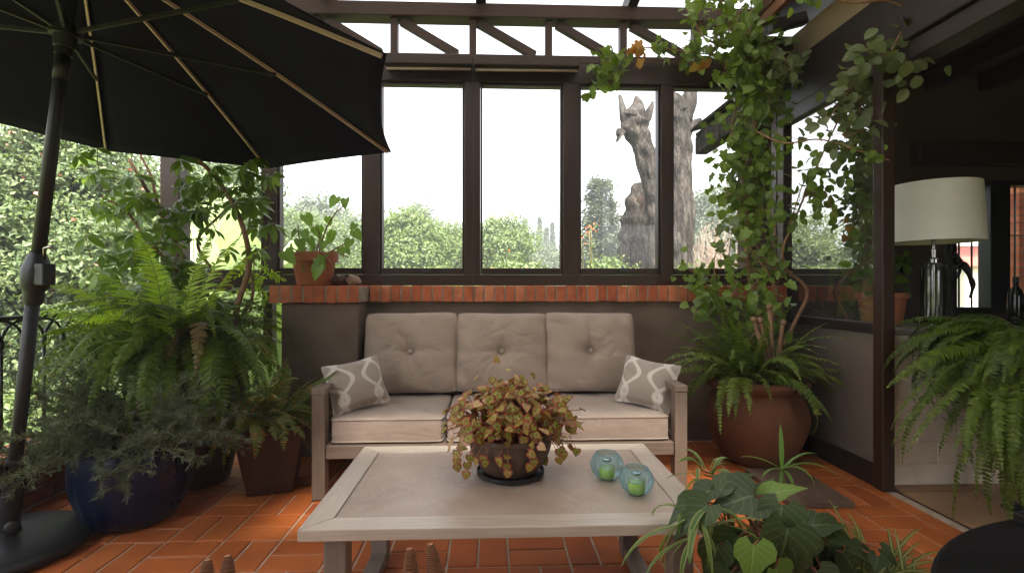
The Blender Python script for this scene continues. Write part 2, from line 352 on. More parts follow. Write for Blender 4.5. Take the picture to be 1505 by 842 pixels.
M['hedge'] = leafmat('shrub_leaf', [(.05, .08, .028), (.08, .12, .042), (.12, .16, .06), (.16, .2, .085), (.065, .1, .036)], .3, .5)
M['hedge2'] = leafmat('olive_shrub_leaf', [(.07, .1, .04), (.1, .14, .055), (.13, .17, .08), (.08, .115, .05)], .3, .5)
M['acacia'] = leafmat('feathery_leaf', [(.075, .115, .035), (.11, .155, .05), (.15, .2, .07), (.09, .13, .04)], .35, .5)
M['conifer'] = leafmat('grey_conifer_needle', [(.05, .065, .042), (.075, .092, .058), (.1, .12, .08)], .2, .6)
M['grey_leaf'] = leafmat('grey_green_leaf', [(.08, .1, .06), (.11, .135, .08), (.06, .085, .05)], .25, .6)
M['flower'] = leafmat('red_blossom', [(.45, .12, .1), (.4, .16, .14), (.5, .26, .2)], .3, .6)
M['oflower'] = leafmat('orange_blossom', [(.6, .1, .03), (.65, .2, .05)], .3, .6)
M['twig'] = mottled('dry_twig', (.24, .17, .13), (.4, .3, .24), 6, .85, .2)
def deadbark():
    t = NT('weathered_bark'); w = t.noise(2.2, 9, sc=(2.6, 2.6, .7), rough=.7); q = t.noise(5, 8, sc=(2, 2, .5), rough=.7)
    rd = t.math('ABSOLUTE', t.math('SUBTRACT', q, .5)); cr = t.ramp(rd, [(0, (.3, .29, .28)), (.07, (1, 1, 1))])
    c = t.mix(1, t.ramp(w, [(.3, (.035, .03, .026)), (.5, (.10, .084, .073)), (.7, (.21, .18, .158))]), cr, 'MULTIPLY')
    h = t.math('ADD', w, t.math('MULTIPLY', rd, 2.5))
    return t.done(t.bsdf(c, .95, t.bump(h, 1, .1), .1))
M['deadbark'] = deadbark()
M['trunk'] = mottled('tree_bark', (.07, .05, .035), (.15, .11, .08), 5, .9, .6, 20, .1)
M['grass'] = mottled('lawn', (.085, .11, .03), (.16, .19, .06), 1.4, .95, .4, 30, .1)
M['glass'] = glassmat('window_glass', dirt=.016, fk=.45)
M['sideglass'] = glassmat('side_glass', tint=(.85, .87, .85), dirt=.03, fk=.5)
def frosted():
    t = NT('frosted_roof_sheet'); tr = t.n('ShaderNodeBsdfTranslucent'); tr.inputs[0].default_value = (.27, .25, .228, 1)
    d = t.n('ShaderNodeBsdfDiffuse'); d.inputs[0].default_value = (.6, .6, .58, 1); mx = t.n('ShaderNodeMixShader'); mx.inputs[0].default_value = .3; t.l(tr.outputs[0], mx.inputs[1]); t.l(d.outputs[0], mx.inputs[2])
    return t.done(mx.outputs[0])
M['roofglass'] = frosted()
M['teal'] = None
def tealglass():
    t = NT('teal_bubble_glass'); fr = t.n('ShaderNodeFresnel'); fr.inputs[0].default_value = 1.45
    v = t.n('ShaderNodeTexVoronoi', _feature='F1'); v.inputs['Scale'].default_value = 120; t.l(t.n('ShaderNodeTexCoord').outputs['Object'], v.inputs['Vector'])
    nb = t.bump(v.outputs['Distance'], .25, .002)
    lw = t.n('ShaderNodeLayerWeight'); lw.inputs[0].default_value = .3
    tp = t.n('ShaderNodeBsdfTransparent'); t.l(t.mix(lw.outputs['Facing'], (.88, .985, 1.0), (.55, .84, .92)), tp.inputs[0])
    g = t.n('ShaderNodeBsdfGlossy'); g.inputs['Roughness'].default_value = .08; t.l(nb, g.inputs['Normal']); t.l(nb, fr.inputs['Normal'])
    d = t.n('ShaderNodeBsdfDiffuse'); d.inputs[0].default_value = (.22, .55, .65, 1)
    m0 = t.n('ShaderNodeMixShader'); m0.inputs[0].default_value = .14; t.l(tp.outputs[0], m0.inputs[1]); t.l(d.outputs[0], m0.inputs[2])
    m1 = t.n('ShaderNodeMixShader'); t.l(t.math('MULTIPLY', fr.outputs[0], .45), m1.inputs[0]); t.l(m0.outputs[0], m1.inputs[1]); t.l(g.outputs[0], m1.inputs[2])
    return t.done(m1.outputs[0])
M['teal'] = tealglass()
M['clear'] = glassmat('clear_jar_glass', tint=(.9, .93, .92), dirt=.02)
def liquid():
    t = NT('green_wax'); c = t.ramp(t.noise(45, 3), [(.35, (.6, .78, .05)), (.65, (.88, .97, .22))])
    return t.done(t.bsdf(c, .15, None, .6, Transmission__Weight=.25))
M['wax'] = liquid()
M['chrome'] = mottled('polished_metal', (.3, .3, .3), (.45, .44, .42), 6, .2, 0, metal=1)
M['shade'] = fabric('linen_lamp_shade', (.72, .69, .63), (.78, .75, .69), 700, .12)
M['slab'] = mottled('dark_stone_slab', (.075, .045, .03), (.13, .085, .06), 5, .7, .3, 30, .3)
M['black'] = mottled('black_lacquer', (.006, .006, .006), (.012, .012, .012), 8, .4, .05, 60, .4)
M['blacktop'] = mottled('black_table_paint', (.004, .004, .004), (.008, .007, .007), 8, .75, .05, 60, .12)
def wicker():
    t = NT('woven_straw'); uv = t.n('ShaderNodeTexCoord').outputs['UV']; sx = t.n('ShaderNodeSeparateXYZ'); t.l(uv, sx.inputs[0])
    w = t.math('SINE', t.math('MULTIPLY_ADD', sx.outputs[1], 1900, t.math('MULTIPLY', t.noise(60, 2), 5)))
    c = t.ramp(t.math('MULTIPLY_ADD', w, .5, .5), [(.1, (.15, .055, .026)), (.55, (.33, .13, .065)), (1, (.42, .19, .10))])
    return t.done(t.bsdf(c, .7, t.bump(w, .8, .004), .3))
M['wicker'] = wicker()
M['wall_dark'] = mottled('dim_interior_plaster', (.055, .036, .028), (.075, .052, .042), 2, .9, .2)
M['shell'] = mottled('tan_shell', (.18, .11, .07), (.38, .26, .18), 18, .6, .6, 30, .3)
M['counter'] = mottled('grey_counter', (.2, .18, .17), (.3, .27, .25), 6, .4, .1)
M['cream'] = mottled('cream_render', (.6, .55, .48), (.7, .66, .6), 2, .9, .2)
M['redwall'] = mottled('red_render', (.45, .09, .07), (.55, .14, .1), 2, .9, .2)
M['rooftile'] = islands('eave_roof_tile', [(.1, .05, .035), (.16, .085, .06), (.13, .07, .05)], .85, .5, stain=.5)
M['wpane'] = mottled('dark_window_pane', (.03, .04, .05), (.06, .07, .08), 2, .15, 0)
M['leaddark'] = mottled('dark_shutter_slat', (.02, .02, .02), (.03, .03, .03), 3, .5, 0)
M['blind'] = mottled('brown_blind_fabric', (.075, .042, .03), (.10, .06, .043), 30, .8, .2)
M['blindbar'] = mottled('tan_blind_bar', (.34, .24, .16), (.42, .31, .22), 20, .5, .1)
M['bottle'] = mottled('dark_bottle_glass', (.006, .008, .005), (.01, .012, .008), 4, .08, 0)
# ================================================================== THE SETTING
WY = 3.78                                   # window wall plane
XL, XR = -2.34, 2.16                        # terrace edges
# terracotta basket-weave floor
g = Geo(); g.box2((XL - .05, -.6, -.12), (XR + .05, 3.66, -.006), m=1)
S = .25
def tile(g, x0, x1, y0, y1, m=0, gap=.0052, top=0.0):
    i = .004; a, b, c, d = x0 + gap, x1 - gap, y0 + gap, y1 - gap; z = top + random.uniform(-.0012, .0012)
    lo = [(a, c, -.01), (b, c, -.01), (b, d, -.01), (a, d, -.01)]; mi = [(a, c, z - .003), (b, c, z - .003), (b, d, z - .003), (a, d, z - .003)]
    hi = [(a + i, c + i, z), (b - i, c + i, z), (b - i, d - i, z), (a + i, d - i, z)]
    q = [[8, 9, 10, 11]]
    for k in range(4):
        k2 = (k + 1) % 4; q += [[k, k2, 4 + k2, 4 + k], [4 + k, 4 + k2, 8 + k2, 8 + k]]
    g.add(lo + mi + hi, q, m=m)
for i in range(-5, 14):
    for j in range(-12, 6):
        x0 = -1.184 + i * S; y0 = 2.298 + j * S; x1, y1 = min(x0 + S, XR - .095), min(y0 + S, 3.66)
        x0c, y0c = max(x0, XL), max(y0, -.6)
        if x1 - x0c < .03 or y1 - y0c < .03: continue
        if (i + j) % 2:
            xm = x0 + S / 2
            if xm > x0c + .02: tile(g, x0c, min(xm, x1), y0c, y1)
            if x1 - max(xm, x0c) > .02: tile(g, max(xm, x0c), x1, y0c, y1)
        else:
            ym = y0 + S / 2
            if ym > y0c + .02: tile(g, x0c, x1, y0c, min(ym, y1))
            if y1 - max(ym, y0c) > .02: tile(g, x0c, x1, max(ym, y0c), y1)
y = -.6
while y < 3.6:
    tile(g, XR - .095, XR - .005, y, y + .25); y += .25
tag(g.build('floor', [M['tile'], M['grout']], smooth=False), 'orange terracotta tile floor laid in basket weave', 'floor', kind='structure')
# brown indoor floor
g = Geo(); g.box2((XR + .06, -1.6, -.12), (6.2, 4.3, -.008), m=1)
for i in range(9):
    for j in range(14):
        x0 = XR + .07 + i * .42; y0 = -1.5 + j * .42
        tile(g, x0, x0 + .42, y0, min(y0 + .42, 4.28), top=.001)
tag(g.build('indoor_floor', [M['btile'], M['dgrout']], smooth=False), 'brown square tile floor inside the house', 'floor', kind='structure')
# garden ground
GZ = -1.6
g = Geo(); n = 60
xs = np.linspace(-260, 260, n); ys = np.linspace(-160, 380, n); XX, YY = np.meshgrid(xs, ys)
g.add(np.stack([XX, YY, np.full_like(XX, GZ) - .002 * np.abs(YY - 8)], -1).reshape(-1, 3), [[j * n + i, j * n + i + 1, (j + 1) * n + i + 1, (j + 1) * n + i] for j in range(n - 1) for i in range(n - 1)])
tag(g.build('ground', M['grass']), 'bright green lawn below the terrace', 'lawn', kind='structure')
# terrace plinth
g = Geo(); g.box2((XL - .24, -1.7, GZ - .1), (6.3, 4.3, -.13))
tag(g.build('terrace_slab', M['mortar'], smooth=False), 'masonry slab carrying the terrace', 'slab', kind='structure')

# ------------------------------------------------------------------ brick-capped wall behind the sofa
ZT = 1.125; ZB = 1.012
wl = thing('parapet_wall', 'taupe plastered wall with orange brick cap behind the sofa', 'wall', (0, 3.65, 0))
PX0, PX1 = -1.385, -.885
g = Geo(); g.box2((PX0, 3.655, 0), (2.14, 3.9, ZB)); g.build('wall_body', M['plaster'], wl, smooth=False)
g = Geo(); g.box2((PX0, 3.40, 0), (PX1, 3.652, ZB - .002)); g.build('pier', M['plaster'], wl, smooth=False, bevel=.012)
def brickrow(g, x0, x1, y0, y1, z0, z1, w=.073):
    g.box2((x0 + .004, y0 + .006, z0 + .004), (x1 - .004, y1 - .006, z1 - .006), m=1)
    n = max(1, round((x1 - x0) / w)); w = (x1 - x0) / n
    for k in range(n):
        a = x0 + k * w
        d = random.uniform(-.004, .004); ang = random.uniform(-.012, .012)
        R = np.array([[math.cos(ang), -math.sin(ang), 0], [math.sin(ang), math.cos(ang), 0], [0, 0, 1]])
        g.box((a + w / 2, (y0 + y1) / 2 + d, (z0 + z1) / 2 + random.uniform(-.002, .002)), (w - .011, y1 - y0, z1 - z0), R)
g = Geo(); brickrow(g, -.86, 2.13, 3.60, 3.73, ZB, ZT); g.build('brick_cap', [M['brick'], M['mortar']], wl, smooth=False, bevel=.005)
g = Geo(); brickrow(g, -1.445, -.862, 3.345, 3.73, ZB + .001, ZT + .002, .077); g.build('pier_cap', [M['brick'], M['mortar']], wl, smooth=False, bevel=.006)

# ------------------------------------------------------------------ timber window wall
def zy(py, Y=WY, px=752): return at(px, py, Y)[2]
def xx(px, Y=WY): return at(px, 421, Y)[0]
ww = thing('window_wall', 'dark brown timber window wall with four tall casements', 'window wall', (0, WY, ZT))
posts = [(388, 411), (536, 560), (683, 706), (826, 850), (968, 985), (1140, 1152)]
zh0, zh1 = zy(126), zy(97)
zr0, zr1 = ZT + .003, zy(395)
px_ = []
for a, b in posts:
    x0, x1 = xx(a), xx(b); px_.append((x0, x1))
    g = Geo(); g.box2((x0, WY - .055, ZT + .004), (x1, WY + .055, zh1 - .002)); g.build('post', M['dwood'], ww, smooth=False, bevel=.006)
g = Geo(); g.box2((px_[0][0], WY - .06, zh0), (XR - .02, WY + .06, zh1)); g.build('header_rail', M['dwoodx'], ww, smooth=False, bevel=.006)
g = Geo(); g.box2((px_[0][0] + .002, WY - .062, ZT + .002), (XR - .02, WY + .062, zr1 - .045)); g.build('sill_rail', M['dwoodx'], ww, smooth=False, bevel=.006)
for k in range(5):
    a, b = px_[k][1] + .003, px_[k + 1][0] - .003; z0, z1 = zr1 - .042, zh0 - .003; fw = .013
    g = Geo()
    g.box2((a, WY - .035, z0), (a + fw, WY + .035, z1)); g.box2((b - fw, WY - .035, z0), (b, WY + .035, z1))
    g.box2((a + fw + .0005, WY - .034, z0), (b - fw - .0005, WY + .034, z0 + .045)); g.box2((a + fw + .0005, WY - .034, z1 - fw), (b - fw - .0005, WY + .034, z1))
    f = g.build('casement', M['dwood'], ww, smooth=False, bevel=.003)
    def sub(o, f=f): o.parent = f; o.location = (0, 0, 0); return o
    g = Geo(); yq = WY + .004; g.add([(a + fw, yq, z0 + .045), (b - fw, yq, z0 + .045), (b - fw, yq, z1 - fw), (a + fw, yq, z1 - fw)], [[0, 1, 2, 3]])
    o = g.build('pane', M['glass'], smooth=False); o.parent = f; o.location = (-f.location[0] - ww.location[0], -f.location[1] - ww.location[1], -f.location[2] - ww.location[2])
    g = Geo(); xm = (a + b) / 2; g.box((xm, WY - .045, z0 + .02), (.02, .02, .03)); g.box((xm + .025, WY - .058, z0 + .022), (.075, .012, .014))
    o = g.build('handle', M['blackmetal'], smooth=False, bevel=.002); o.parent = f; o.location = (-f.location[0] - ww.location[0], -f.location[1] - ww.location[1], -f.location[2] - ww.location[2])

# truss over the windows
tr = thing('timber_truss', 'brown timber truss with slanting braces above the windows', 'truss', (0, WY, zh1))
zt0, zt1 = zy(33), zy(13)
g = Geo(); g.box2((XL - .05, WY - .07, zt0), (XR + .1, WY + .07, zt1)); g.build('top_chord', M['trusswood'], tr, smooth=False, bevel=.006)
g = Geo(); g.box2((XL - .05, WY - .05, zh1 + .003), (XR - .02, WY + .05, zh1 + .062)); g.build('bottom_chord', M['trusswood'], tr, smooth=False, bevel=.006)
for p in (355, 467, 580, 695, 806, 915, 1022):
    x = xx(p); g = Geo(); g.box2((x - .026, WY - .035, zh1 + .064), (x + .026, WY + .035, zt0 - .002)); g.build('upright', M['trusswood'], tr, smooth=False, bevel=.004)
for p0, p1 in ((370, 452), (480, 560), (590, 672), (702, 786), (818, 900), (927, 1012)):
    g = Geo(); g.beam((xx(p0), WY, zt0 - .012), (xx(p1), WY, zh1 + .075), .06, .05, up=(0, 1, 0)); g.build('brace', M['trusswood'], tr, smooth=False, bevel=.004)
# left corner
lp = thing('corner_post', 'dark square timber post at the rail corner behind the shrub', 'post', (XL, WY - .05, 0))
g = Geo(); g.box2((XL - .01, 3.7, 0), (XL + .125, 3.84, zt0 - .003)); g.build('shaft', M['dwood'], lp, smooth=False, bevel=.008)
g = Geo(); g.box2((XL + .128, 3.72, ZT - .04), (px_[0][0] + .02, 3.83, ZT + .115)); g.build('cross_rail', M['dwoodx'], lp, smooth=False, bevel=.006)
g = Geo(); g.box2((px_[0][0] + .01, 3.735, ZT - .5), (px_[0][0] + .075, 3.825, ZT - .043)); g.build('stub_post', M['dwood'], lp, smooth=False, bevel=.006)

# roller blinds on the header
blinds = []
for i, (a, b, lab) in enumerate(((566, 694.5, 'rolled brown blind cassette over the window beside the umbrella'), (697, 851, 'rolled brown blind cassette over the middle window of the wall'))):
    YB = 3.63; x0, x1 = xx(a, YB), xx(b, YB); z1, z0 = at(710, 85, YB)[2], at(710, 100, YB)[2]
    t = thing('roller_blind', lab, 'blind', ((x0 + x1) / 2, YB, z0), 'roller blinds above the windows')
    g = Geo(); g.box2((x0, YB - .05, z0), (x1, YB + .08, z1)); g.build('cassette', M['dwoodx'], t, smooth=False, bevel=.008)
    g = Geo(); g.tube([(x0 + .012, YB - .01, z0 - .02), (x1 - .012, YB - .01, z0 - .016)], .009, 10); g.build('bottom_bar', M['blindbar'], t)
    xc = x0 + .015 if i == 0 else x1 - .006
    xc = xx(696.5, YB) if i == 0 else xx(853, YB)
    g = Geo()
    for d in (-.006, .006):
        zz = np.arange(at(710, 440, YB)[2], z0, .0125)
        for z in zz: g.ball((xc + d, YB - .045, z), .0032, 6)
    g.build('bead_chain', M['darkmetal'], t)

# ------------------------------------------------------------------ glass roof over the sofa (rafters + panes)
rf = thing('glass_roof', 'timber framed glass roof sloping up over the terrace', 'roof', (0, WY, zt1))
slope = .16
def rz(y): return zt1 + .02 + (WY - y) * slope
RY0 = .25; RY1 = .2
for x in (-2.33, -1.2, xx(707, 3.78), 1.03, 2.05):
    g = Geo(); g.beam((x, WY + .1, rz(WY + .1) + .03), (x, RY0, rz(RY0) + .03), .075, .13); g.build('rafter', M['dwoody'], rf, smooth=False, bevel=.006)
for y in (3.1, 2.0, .9):
    g = Geo(); g.beam((XL, y, rz(y) + .125), (XR - .05, y, rz(y) + .125), .05, .04); g.build('purlin', M['dwoodx'], rf, smooth=False, bevel=.004)
g = Geo()
for (a, b) in ((XL, -1.2), (-1.19, -.09), (-.07, 1.03), (1.04, XR - .1)):
    g.add([(a, WY + .08, rz(WY + .08) + .15), (b, WY + .08, rz(WY + .08) + .15), (b, RY0, rz(RY0) + .15), (a, RY0, rz(RY0) + .15)], [[0, 1, 2, 3]])
g.build('roof_pane', M['roofglass'], rf, smooth=False)

# ------------------------------------------------------------------ side glass partition (right)
GX = XR
sp = thing('glass_partition', 'dark framed floor to beam glass partition beside the urn', 'partition', (GX, 2.73, 0))
g = Geo(); g.box2((GX - .035, 2.70, 0), (GX + .035, 2.775, 2.398)); g.build('post', M['dwood'], sp, smooth=False, bevel=.006)
g = Geo(); g.box2((GX - .03, 3.66, 0), (GX + .03, 3.76, 2.398)); g.build('post', M['dwood'], sp, smooth=False, bevel=.006)
for nm, z0, z1, d in (('bottom_rail', .0, .125, .028), ('middle_rail', .855, .915, .03), ('top_rail', 2.295, 2.397, .032)):
    g = Geo(); g.box2((GX - d, 2.777, z0 + .003), (GX + d, 3.658, z1)); g.build(nm, M['dwoody'], sp, smooth=False, bevel=.005)
g = Geo(); g.add([(GX + .004, 2.776, .916), (GX + .004, 3.659, .916), (GX + .004, 3.659, 2.294), (GX + .004, 2.776, 2.294)], [[0, 1, 2, 3]]); g.build('pane', M['sideglass'], sp, smooth=False)
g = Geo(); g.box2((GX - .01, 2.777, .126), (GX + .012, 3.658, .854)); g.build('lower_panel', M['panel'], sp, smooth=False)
# eave beam, soffit, fascia
be = thing('eave_beam', 'deep dark timber beam running over the glass partition', 'beam', (GX + .1, 1.5, 2.4))
g = Geo(); g.box2((GX - .015, -1.5, 2.40), (GX + .17, 3.82, 2.73)); g.build('beam_body', M['dwoody'], be, smooth=False, bevel=.01)
g = Geo(); g.box2((GX + .01, -1.5, 2.30), (GX + .15, 2.695, 2.397)); g.build('lintel', M['dwoody'], be, smooth=False, bevel=.006)
g = Geo(); g.box2((GX + .01, -1.5, 2.733), (GX + .15, 3.8, 2.93)); g.build('plaster_band', M['soffit'], be, smooth=False)
g = Geo(); g.box2((GX - .31, 3.55, 2.68), (GX - .017, 3.74, 2.90)); g.build('corbel', M['dwoodx'], be, smooth=False, bevel=.008)
ev = thing('house_eave', 'dark boarded roof eave of the house above the beam', 'eave', (GX, 1.5, 2.93))
g = Geo(); g.beam((GX - .26, 1.1, 2.965), (1.06 + GX, 1.1, 3.36), 5.3, .03, up=(0, 0, 1)); g.build('boarding', M['dwoodx'], ev, smooth=False)
g = Geo(); g.box2((GX - .30, -1.5, 2.93), (GX - .262, 3.74, 3.02)); g.build('fascia', M['midwood'], ev, smooth=False, bevel=.005)
for k in range(9):
    y = -1.2 + k * .58; g = Geo(); g.beam((GX - .25, y, 2.90), (GX - .005, y, 2.965), .07, .08); g.build('rafter_end', M['dwoodx'], ev, smooth=False, bevel=.005)
g = Geo(); g.beam((GX - .32, 1.1, 3.03), (4.0 + GX, 1.1, 4.32), 5.6, .06); g.build('roof_tiles', M['rooftile'], ev, smooth=False)
# far eave end outside the window
e2 = thing('tiled_eave', 'weathered tile eave jutting out beyond the end window', 'eave', (2.2, 4.6, 2.6))
g = Geo(); g.beam((1.98, 4.42, 2.58), (3.3, 4.42, 3.0), .95, .05); g.build('boarding', M['deadbark'], e2, smooth=False)
g = Geo(); g.box2((1.97, 3.95, 2.40), (2.09, 4.9, 2.57)); g.build('fascia', M['deadbark'], e2, smooth=False, bevel=.012)
for k in range(4):
    g = Geo(); a = 1.93 + k * .3; g.beam((a, 4.42, 2.635 + k * .097 + .0), (a + .42, 4.42, 2.76 + k * .097), .97 + random.uniform(-.03, .03), .03); g.build('tile_course', M['deadbark'], e2, smooth=False, bevel=.008)

# ------------------------------------------------------------------ the dim room behind
BY = 4.28
hr = thing('house_room', 'dim plastered house room with beams behind the counter', 'room', (3.5, 3, 0))
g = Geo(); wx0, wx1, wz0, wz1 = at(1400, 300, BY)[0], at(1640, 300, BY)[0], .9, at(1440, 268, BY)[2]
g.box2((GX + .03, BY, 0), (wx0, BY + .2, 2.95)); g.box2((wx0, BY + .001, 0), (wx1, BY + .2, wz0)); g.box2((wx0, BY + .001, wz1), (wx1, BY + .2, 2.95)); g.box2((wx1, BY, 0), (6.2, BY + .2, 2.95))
g.box2((6.2, -1.7, 0), (6.4, BY + .2, 3.4)); g.box2((GX, -1.75, 2.25), (6.4, -1.6, 3.4)); g.box2((3.5, -1.75, 0), (6.4, -1.6, 2.249))  # unseen rear doorway left open, added to light the white counter wall
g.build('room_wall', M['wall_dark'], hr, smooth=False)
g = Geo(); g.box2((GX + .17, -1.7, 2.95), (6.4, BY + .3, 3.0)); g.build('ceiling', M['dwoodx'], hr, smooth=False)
for k in range(8):
    x = 2.75 + k * .5; g = Geo(); g.box2((x - .05, -1.55, 2.80), (x + .05, BY - .02, 2.947)); g.build('ceiling_joist', M['dwoody'], hr, smooth=False, bevel=.01)
z0, z1 = at(1400, 245, BY)[2], at(1400, 213, BY)[2]
g = Geo(); g.box2((at(1336, 230, BY)[0], BY - .12, z0), (6.1, BY - .003, z1)); g.build('lintel_beam', M['dwoodx'], hr, smooth=False, bevel=.012)
# its window
hw = thing('house_window', 'tall white-lit window with dark bars in the dim room', 'window', ((wx0 + wx1) / 2, BY, wz0))
g = Geo()
for p0, p1 in ((1396, 1404), (1453, 1482), (1560, 1580)):
    g.box2((at(p0, 300, BY)[0], BY - .02, wz0), (at(p1, 300, BY)[0], BY + .1, wz1 + .01))
g.box2((wx0, BY - .018, wz1 - .03), (wx1, BY + .09, wz1 + .012)); g.box2((wx0, BY - .018, wz0 - .01), (wx1, BY + .09, wz0 + .04))
g.build('window_frame', M['black'], hw, smooth=False, bevel=.004)
g = Geo()
for p in (1417, 1436, 1500, 1520, 1540): g.tube([(at(p, 300, BY)[0], BY + .05, wz0), (at(p, 300, BY)[0], BY + .05, wz1)], .008, 6)
g.tube([(wx0, BY + .05, at(1440, 345, BY)[2]), (wx1, BY + .05, at(1440, 345, BY)[2])], .006, 6)
g.build('window_bar', M['blackmetal'], hw)
g = Geo(); g.add([(wx0, BY + .03, wz0), (wx1, BY + .03, wz0), (wx1, BY + .03, wz1), (wx0, BY + .03, wz1)], [[0, 1, 2, 3]]); g.build('pane', M['glass'], hw, smooth=False)
# counter of white-painted brick
CT = .875
cw = thing('counter_wall', 'white painted brick counter wall with grey top', 'counter', (2.9, 2.9, 0))
g = Geo(); g.box2((GX + .036, 2.79, 0), (4.3, 3.3, CT - .03), m=0)
rows = 7; bh = (CT - .03) / rows
for r in range(rows):
    x = GX + .04 - (r % 2) * .12 - .05
    while x < 4.25:
        a, b = max(x + .004, GX + .04), x + .236
        if b - a > .02:
            dy = random.uniform(0, .004); g.box2((a, 2.787 - dy, r * bh + .003), (b, 2.80, (r + 1) * bh - .003))
        x += .239
g.build('brickwork', M['white_brick'], cw, smooth=False, bevel=.007)
g = Geo(); g.box2((GX + .037, 2.785, CT - .028), (4.32, 3.35, CT)); g.build('counter_top', M['counter'], cw, smooth=False, bevel=.006)
sw = thing('sill_wall', 'low plastered sill wall behind the partition glass', 'wall', (2.3, 3.5, 0))
g = Geo(); g.box2((GX + .034, 3.352, 0), (GX + .3, BY - .003, CT - .035)); g.build('wall_body', M['plaster'], sw, smooth=False)
g = Geo(); g.box2((GX + .033, 3.353, CT - .033), (GX + .32, BY - .003, CT - .002)); g.build('sill_top', M['counter'], sw, smooth=False, bevel=.005)

# ------------------------------------------------------------------ left parapet and railing
lw = thing('low_wall', 'low dark brick wall under the iron railing', 'wall', (XL, 1.5, 0))
g = Geo(); g.box2((XL - .2, -1.5, 0), (XL - .012, 3.7, .245), m=1)
for r in range(3):
    yy = -1.5 - (r % 2) * .12
    while yy < 3.65:
        g.box2((XL - .19, max(yy, -1.5) + .005, r * .08 + .006), (XL, min(yy + .24, 3.69) - .005, r * .08 + .076)); yy += .24
g.build('wall_body', [M['brickd'], M['mortar']], lw, smooth=False, bevel=.004)
g = Geo(); yy = -1.5
while yy < 3.68:
    g.box2((XL - .22, yy + .004, .247), (XL + .012, min(yy + .225, 3.69), .287)); yy += .23
g.build('coping', M['brick'], lw, smooth=False, bevel=.006)
rl = thing('iron_railing', 'black iron railing with gothic arched bars on the low wall', 'railing', (XL - .1, 1.5, .29))
RX = XL - .02; ZR0, ZR1 = .335, .955
g = Geo(); g.box2((RX - .02, -1.4, ZR1), (RX + .02, 3.68, ZR1 + .02)); g.build('handrail', M['blackmetal'], rl, smooth=False, bevel=.004)
g = Geo(); g.box2((RX - .016, -1.4, ZR0 - .015), (RX + .016, 3.68, ZR0)); g.build('bottom_rail', M['blackmetal'], rl, smooth=False, bevel=.003)
pit = .118; first = None
nb = int((3.66 + 1.35) / pit)
for k in range(nb):
    yy = -1.35 + k * pit
    if first is None:
        g = Geo(); zs = ZR1 - pit; g.tube([(0, 0, ZR0), (0, 0, zs)], .0085, 6)
        th = np.linspace(0, PI, 13); g.tube(np.stack([np.zeros(13), pit - pit * np.cos(th), zs + pit * .98 * np.sin(th)], 1), .0075, 6)
        g.tube([(0, 0, zs - .02), (0, 0, zs + .02)], .013, 8)
        first = g.build('baluster', M['blackmetal']); o = first
    else: o = first.copy(); COL.objects.link(o)
    o.parent = rl; o.location = V3(RX, yy, 0) - np.array(rl.location)
for yy in (-1.38, 1.15, 3.66):
    g = Geo(); g.box2((RX - .018, yy - .018, .288), (RX + .018, yy + .018, ZR1 + .05)); g.build('rail_post', M['blackmetal'], rl, smooth=False, bevel=.004)

# unseen wall and solid roof added behind the terrace to hold back light
rh = thing('rear_light_blocker', 'unseen wall and roof added behind the terrace to block light', 'house', (0, -2, 0))
g = Geo(); g.box2((XL - .2, -2.3, 0), (2.1, -2.1, 3.6)); g.build('wall', M['wall_dark'], rh, smooth=False)
g = Geo(); g.box2((XL - .25, -2.4, 3.62), (GX + 1, RY1, 3.7)); g.build('roof', M['dwoodx'], rh, smooth=False)
